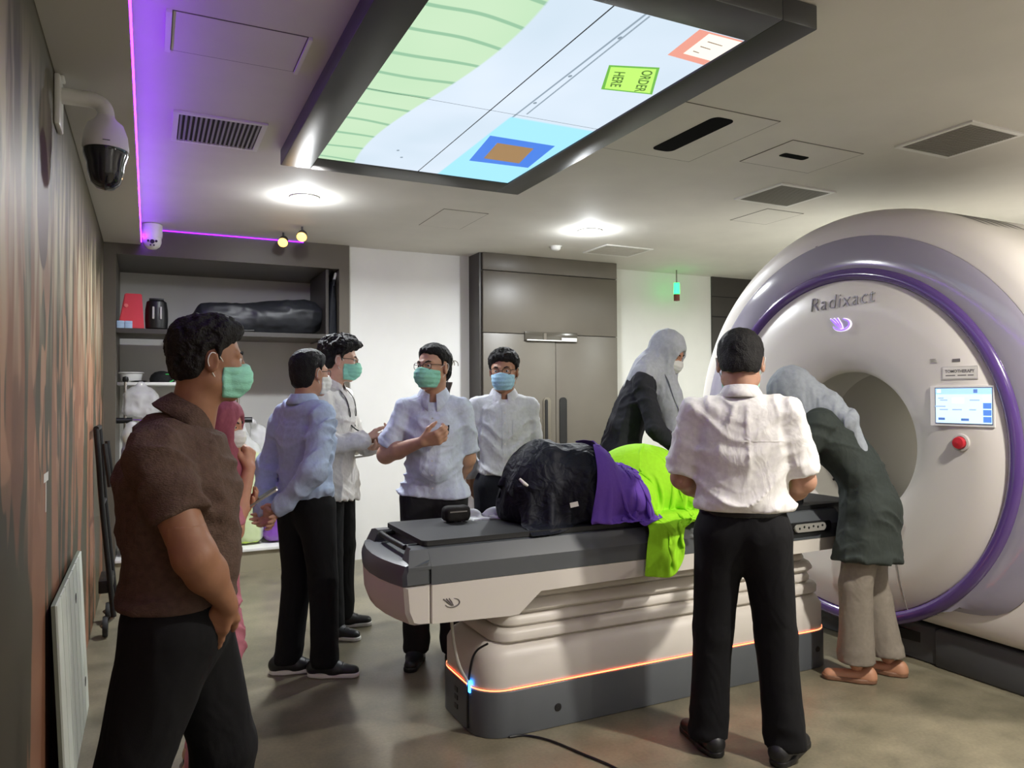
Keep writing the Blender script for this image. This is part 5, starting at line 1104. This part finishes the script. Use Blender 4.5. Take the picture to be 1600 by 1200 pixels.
v, q = sdf_arrays(fcv, (.2, 6.64, 1.99), (1.398, 7.1, 2.36), .014, .03); attach(link('bag', mesh_from('bag', [(v, q)]), CUSH), t)
bm = B(); tube(bm, smoothpath([(.40, 6.72, 2.03), (.55, 6.70, 2.02), (.62, 6.70, 2.06), (.64, 6.71, 2.10)]), .012, 8); attach(obj('valve', bm, M_blk), t)
bm = B(); tube(bm, smoothpath([(.62, 6.665, 2.045), (.66, 6.655, 2.02), (.74, 6.65, 2.017), (.80, 6.65, 2.02)]), [.008] + [.010] * 18, 8); attach(obj('strap', bm, M_blk), t)
t = thing('garment_case', 'tall slim black case standing upright at the end of niche shelf', 'case', (1.46, 6.72, 2.005))
bm = B(); loft(bm, [[(x, y, z) for x, y in rrect(1.428 + i, 1.505 - i * .5, 6.66, 6.95, .02)] for z, i in ((1.99, 0), (2.02, 0), (2.32, .012), (2.44, .03), (2.50, .045))]); attach(obj('body', bm, cloth('case_black', (26, 28, 34), .6)), t)
bm = B(); tube(bm, smoothpath([(1.485, 6.70, 2.49), (1.495, 6.69, 2.54), (1.50, 6.70, 2.56)]), .012, 8); attach(obj('hook', bm, M_white), t)
obj('ledge', box(B(), 1.425, 1.51, 6.64, 7.0, 1.965, 1.99), M_dark, t)
lw = thing('lower_shelf', 'short white shelf low in the niche edge-lit purple', 'shelf', (.0, 6.9, 1.57))
obj('board', box(B(), NX0 + .002, .36, 6.85, 7.54, 1.56, 1.585, .002), mat('white_board', 0), lw); obj('post', box(B(), .345, .365, 6.85, 6.87, 1.56, 1.974), M_white, lw)
t = thing('baseball_cap', 'black cap with green trim lying on the lower shelf', 'cap', (.09, 6.96, 1.585))
bm = B(); loft(bm, [[(.10 + r * math.cos(a) * 1.15, 6.96 + r * math.sin(a), 1.586 + z) for a in np.linspace(0, 2 * PI, 22, endpoint=False)] for r, z in ((.082, 0), (.084, .03), (.074, .06), (.05, .085), (.012, .096))]); obj('crown', bm, cloth('cap_black', (24, 25, 26), .8), t)
bm = B(); loft(bm, [[(.04 + r * math.cos(a) * 1.35 - .03, 6.95 + r * math.sin(a) * .8, 1.588 + z) for a in np.linspace(PI * .6, PI * 1.4, 14)] for r, z in ((.05, .012), (.085, .012), (.11, .002), (.11, -.001), (.05, .009))], cap=False, closed=False); obj('brim', bm, cloth('cap_black', 0), t)
bm = B(); tube(bm, [(.14 + .05 * math.cos(a), 6.885 + .012 * math.sin(a), 1.62 + .033 * math.sin(a)) for a in np.linspace(-PI * .4, PI * .6, 12)], .005, 6); obj('green_trim', bm, mat('cap_green', (50, 170, 80), .6), t)
t = thing('white_basin', 'white plastic basin on the lower shelf beside the cap', 'basin', (-.135, 7.05, 1.585))
bm = B(); lathe(bm, [(.05, 1.586), (.075, 1.60), (.088, 1.66), (.095, 1.665), (.09, 1.668), (.07, 1.61), (.001, 1.60)], (-.135, 7.05, 0), n=24); obj('bowl', bm, M_white, t); bm = B(); lathe(bm, [(.092, 1.660), (.100, 1.664), (.092, 1.671)], (-.135, 7.05, 0), n=24); obj('lip', bm, M_white, t)
# ------------------------------------------------------------------ garment rack and plastic bags in the niche
M_chrome = mat('chrome', (190, 188, 184), .18, 1)
r_ = thing('garment_rack', 'chrome rack on the niche deck with a low cross bar', 'rack', (.3, 6.78, .195))
for x in (-.17, .685):
    bm = B(); tube(bm, [(x, 6.78, .22), (x, 6.78, 1.60)], .013, 12); obj('upright', bm, M_chrome, r_)
    bm = B(); lathe(bm, [(.001, 1.63), (.02, 1.625), (.024, 1.60), (.018, 1.585)], (x, 6.78, 0), n=14); obj('cap', bm, M_blk, r_)
    bm = B(); tube(bm, [(x, 6.70, .222), (x, 7.05, .222)], .014, 10); obj('foot', bm, M_blk, r_)
bm = B(); tube(bm, [(-.23, 6.78, 1.275), (.78, 6.78, 1.262)], .012, 12); obj('cross_bar', bm, M_chrome, r_)
for x0, x1 in ((-.234, -.12), (.735, .80)):
    bm = B(); tube(bm, [(x0, 6.78, 1.275 if x0 < 0 else 1.263), (x1, 6.78, 1.274 if x0 < 0 else 1.262)], .024, 12); obj('clamp', bm, M_blk, r_)
def bag(name, label, cat, c, hs, m, amp=.02, fr=(9, 9, 9), vox=.013, neck=None, contents=None, seed=0, group=None, zmin=None):
    t = thing(name, label, cat, (c[0], c[1], c[2] - hs[2]), group)
    def f(P):
        q = P.copy(); tz = np.clip((P[:, 2] - c[2]) / hs[2], -1, 1); sc_ = 1 - .22 * np.clip(tz, 0, 1) ** 2; q[:, :2] = (q[:, :2] - A3(c[:2])) / sc_[:, None] + A3(c[:2])
        d = s_box(q, c, hs, min(hs) * .8)
        if neck: d = smin(d, s_seg(P, (c[0], c[1], c[2] + hs[2] * .8), neck, min(hs[0], hs[1]) * .6, .02), .06)
        d = d - amp * (ridge(P + .05 * vnoise(P, (6, 6, 6), seed)[:, None], fr, seed + 1) - .5) - amp * .5 * (ridge(P, tuple(2.3 * x for x in fr), seed + 4) - .5)
        return smax(d, zmin - P[:, 2], .01) if zmin else d
    lo = np.array(c) - np.array(hs) - .05; hi = np.array(c) + np.array(hs) + .05
    if neck: lo = np.minimum(lo, np.array(neck) - .05); hi = np.maximum(hi, np.array(neck) + .05)
    v, q = sdf_arrays(f, lo, hi, vox, amp + .02); attach(link('film', mesh_from('film', [(v, q)]), m), t)
    if contents:
        cc, ch, cm = contents; fc = lambda P: s_box(P, cc, ch, min(ch) * .7) - .012 * (ridge(P, (10, 10, 7), seed + 8) - .5)
        v, q = sdf_arrays(fc, np.array(cc) - np.array(ch) - .03, np.array(cc) + np.array(ch) + .03, .014, .02); attach(link('contents', mesh_from('contents', [(v, q)]), cm), t)
    bm = B(); top = neck or (c[0], c[1], c[2] + hs[2]); lathe(bm, [(.022, top[2] - .012), (.026, top[2]), (.022, top[2] + .012)], (top[0], top[1], 0), n=10); obj('tie', bm, M_white, t)
    return t
FILM = mat('clear_film', (238, 238, 240), .10, alpha=.38, spec=.9, bump=.5, bscale=22)
LILAC = cloth('lilac_fabric', (150, 138, 160), .8); LIMEB = cloth('pale_lime_fabric', (190, 214, 96), .8); CREAM = cloth('cream_fabric', (196, 182, 142), .8)
bag('plastic_bag', 'clear bag of lime green cloth hanging at the rack end', 'plastic bag', (.76, 6.80, .64), (.13, .09, .42), FILM, .02, neck=(.72, 6.79, 1.23), contents=((.755, 6.80, .60), (.115, .075, .39), LIMEB), seed=2)
bag('plastic_bag', 'small empty clear bag hanging behind the lime one', 'plastic bag', (.87, 6.92, 1.05), (.07, .05, .14), FILM, .02, neck=(.80, 6.84, 1.25), seed=5)
bag('plastic_bag', 'clear crinkled bag tied above the rack bar near the mural', 'plastic bag', (-.06, 6.80, 1.42), (.13, .07, .11), FILM, .025, neck=(-.06, 6.79, 1.56), seed=8)
bag('plastic_bag', 'tall clear bag of cream and lilac cloth beside the black trolley', 'plastic bag', (-.09, 6.76, .73), (.12, .09, .50), FILM, .025, neck=(-.12, 6.77, 1.25), contents=((-.09, 6.77, .66), (.105, .07, .42), LILAC), seed=11)
t = thing('cream_bundle', 'cream coloured cloth bundle in the top of the tall clear bag', 'cloth', (-.09, 6.76, 1.09)); fcb = lambda P: s_ell(P, (-.09, 6.75, 1.13), (.10, .065, .06)) - .02 * (ridge(P, (16, 16, 16), 3) - .5)
v, q = sdf_arrays(fcb, (-.22, 6.64, 1.03), (.05, 6.86, 1.22), .01, .03); attach(link('bundle', mesh_from('bundle', [(v, q)]), CREAM), t)
t = bag('plastic_bag', 'purple filled plastic bag on the niche deck behind blue shirt', 'plastic bag', (1.0, 6.82, .34), (.10, .09, .13), mat('purple_film', (130, 80, 170), .2, spec=.7), .025, zmin=.2, seed=14)
t = thing('dark_case', 'low dark equipment case on the niche deck behind blue shirt', 'case', (1.05, 7.1, .195))
obj('body', box(B(), .86, 1.30, 6.98, 7.3, .2, .62, .015), mat('case_dark', (44, 44, 46), .5), t); obj('lid', box(B(), .85, 1.31, 6.97, 7.31, .62, .68, .012), M_blk, t); obj('latch', box(B(), 1.05, 1.10, 6.955, 6.97, .58, .64, .003), M_steel, t)
# ------------------------------------------------------------------ folded black trolley and white slatted board by the mural
t = thing('folded_trolley', 'folded black tubular trolley leaning by the mural wall', 'trolley', (-.24, 5.4, 0))
for dy in (0, .34):
    bm = B(); tube(bm, smoothpath([(-.285, 5.15 + dy, 1.27), (-.27, 5.16 + dy, 1.05), (-.255, 5.2 + dy, .80), (-.20, 5.2 + dy, .22), (-.19, 5.2 + dy, .12)]), .016, 10); obj('rail', bm, M_blk, t)
    bm = B(); tube(bm, smoothpath([(-.24, 5.12 + dy, 1.18), (-.225, 5.12 + dy, 1.05), (-.21, 5.13 + dy, .92)]), .014, 8); obj('grip', bm, M_blk, t)
    bm = B(); lathe(bm, [(.02, -.015), (.06, -.014), (.065, 0), (.06, .014), (.02, .015)], (-.235, 5.2 + dy, .066), 'x', 20); o = obj('wheel', bm, mat('tyre', (26, 26, 26), .7), t)
    bm = B(); tube(bm, [(-.26, 5.2 + dy, .066), (-.19, 5.2 + dy, .12)], .012, 8); obj('fork', bm, M_steel, t)
bm = B(); tube(bm, [(-.285, 5.15, 1.27), (-.285, 5.49, 1.27)], .016, 10); obj('handle_bar', bm, M_blk, t)
for z, x in ((.80, -.255), (.30, -.21)):
    bm = B(); tube(bm, [(x, 5.2, z), (x, 5.54, z)], .012, 8); obj('cross_tube', bm, M_blk, t)
bm = B(); box(bm, -.275, -.20, 5.22, 5.52, .26, .34, .008); obj('foot_plate', bm, M_blk, t)
t = thing('slatted_board', 'white slatted plastic board leaning against the mural wall', 'board', (-.27, 3.6, 0))
SLB = mat('board_white', (206, 212, 200), .45)
Sx = lambda z: -.262 - (z / .74) * .035
def slab(name, y0, y1, z0, z1, dx0, dx1, m):
    bm = B(); loft(bm, [[(Sx(z0) + dx0, y0, z0), (Sx(z0) + dx1, y0, z0), (Sx(z0) + dx1, y1, z0), (Sx(z0) + dx0, y1, z0)], [(Sx(z1) + dx0, y0, z1), (Sx(z1) + dx1, y0, z1), (Sx(z1) + dx1, y1, z1), (Sx(z1) + dx0, y1, z1)]]); return obj(name, bm, m, t)
slab('backing', 3.03, 4.08, .0, .735, -.006, .006, mat('board_gap', (110, 116, 100), .7))
for k in range(7): slab('slat', 3.035 + .15 * k, 3.035 + .15 * k + .138, .004, .733, .006, .012, SLB)
for y, z in ((3.70, .60), (3.95, .16)):
    bm = B(); tube(bm, [(Sx(z) + .0118, y, z), (Sx(z) + .0135, y, z)], .022, 12); obj('hand_hole', bm, M_blk, t)
# ------------------------------------------------------------------ drip stand with bag behind the couch
t = thing('drip_stand', 'slim drip stand with wire hooks behind the gesturing man', 'drip stand', (1.86, 4.86, 0))
bm = B(); tube(bm, [(1.86, 4.86, .05), (1.86, 4.86, 1.50)], .010, 10); obj('pole', bm, mat('pole_dark', (70, 66, 62), .4, .6), t)
bm = B(); lathe(bm, [(.012, 1.46), (.02, 1.50), (.034, 1.54), (.036, 1.552), (.001, 1.553)], (1.86, 4.86, 0), n=16); obj('collar', bm, mat('collar_brown', (70, 58, 52), .5), t)
for a in (0, 1.9, 3.6, 5.0):
    bm = B(); c_, s_ = math.cos(a), math.sin(a); tube(bm, smoothpath([(1.86, 4.86, 1.55), (1.86 + .03 * c_, 4.86 + .03 * s_, 1.66), (1.86 + .05 * c_, 4.86 + .05 * s_, 1.70), (1.86 + .075 * c_, 4.86 + .075 * s_, 1.69), (1.86 + .08 * c_, 4.86 + .08 * s_, 1.665)]), .0035, 6); obj('hook', bm, M_steel, t)
for k in range(5):
    a = k * 2 * PI / 5; bm = B(); tube(bm, [(1.86, 4.86, .10), (1.86 + .25 * math.cos(a), 4.86 + .25 * math.sin(a), .06)], .012, 8); obj('leg', bm, M_steel, t)
    bm = B(); lathe(bm, [(.005, -.012), (.028, -.010), (.028, .010), (.005, .012)], (1.86 + .25 * math.cos(a), 4.86 + .25 * math.sin(a), .029), 'y', 14); obj('castor', bm, M_blk, t)
bag('plastic_bag', 'large clear crinkled bag hanging on the drip stand between the two men', 'plastic bag', (1.985, 4.95, .92), (.115, .09, .40), FILM, .03, neck=(1.93, 4.92, 1.42), contents=((1.985, 4.95, .80), (.085, .06, .20), cloth('pale_pink_fabric', (206, 196, 200), .8)), seed=17)
# ------------------------------------------------------------------ security cameras
t = thing('security_camera', 'large white dome security camera on a wall arm by the mural', 'camera', (-.15, 3.28, 2.4))
obj('wall_plate', box(B(), -.319, -.300, 3.21, 3.35, 2.47, 2.66, .006), M_white, t); obj('conduit', box(B(), -.318, -.29, 3.25, 3.31, 2.655, 2.67, .004), M_white, t)
bm = B(); tube(bm, smoothpath([(-.305, 3.28, 2.60), (-.25, 3.28, 2.60), (-.20, 3.28, 2.60), (-.165, 3.28, 2.585), (-.153, 3.28, 2.555), (-.153, 3.28, 2.52)], 4), .030, 16); obj('arm', bm, M_white, t)
bm = B(); lathe(bm, [(.03, 2.545), (.038, 2.53), (.062, 2.51), (.076, 2.47), (.081, 2.425), (.081, 2.41), (.001, 2.409)], (-.153, 3.28, 0), n=32); obj('cover', bm, M_white, t)
bm = B(); lathe(bm, [(.079, 2.410), (.078, 2.39), (.066, 2.355), (.064, 2.33), (.052, 2.285), (.03, 2.262), (.001, 2.256)], (-.153, 3.28, 0), n=32); obj('dome', bm, mat('dome_black', (22, 23, 34), .12, coat=.5), t)
obj('name_strip', box(B(), -.16, -.135, 3.1985, 3.2005, 2.428, 2.431), mat('strip_grey', (90, 88, 86), .5), t)
t = thing('security_camera', 'small white dome camera under the ceiling at the soffit end', 'camera', (.02, 6.40, 2.7))
bm = B(); lathe(bm, [(.058, 2.80), (.072, 2.79), (.074, 2.72), (.07, 2.69), (.001, 2.689)], (.02, 6.40, 0), n=24); obj('cover', bm, M_white, t)
bm = B(); lathe(bm, [(.066, 2.690), (.066, 2.655), (.055, 2.625), (.03, 2.605), (.001, 2.60)], (.02, 6.40, 0), n=24); obj('ball', bm, M_white, t)
for dx, dz, rr in ((.0, .0, .016), (-.028, .004, .009), (.028, .004, .009), (-.012, -.028, .006), (.012, -.028, .006)):
    bm = B(); tube(bm, [(.02 + dx, 6.344, 2.653 + dz), (.02 + dx, 6.330, 2.652 + dz)], rr, 12); obj('lens', bm, M_blk, t)
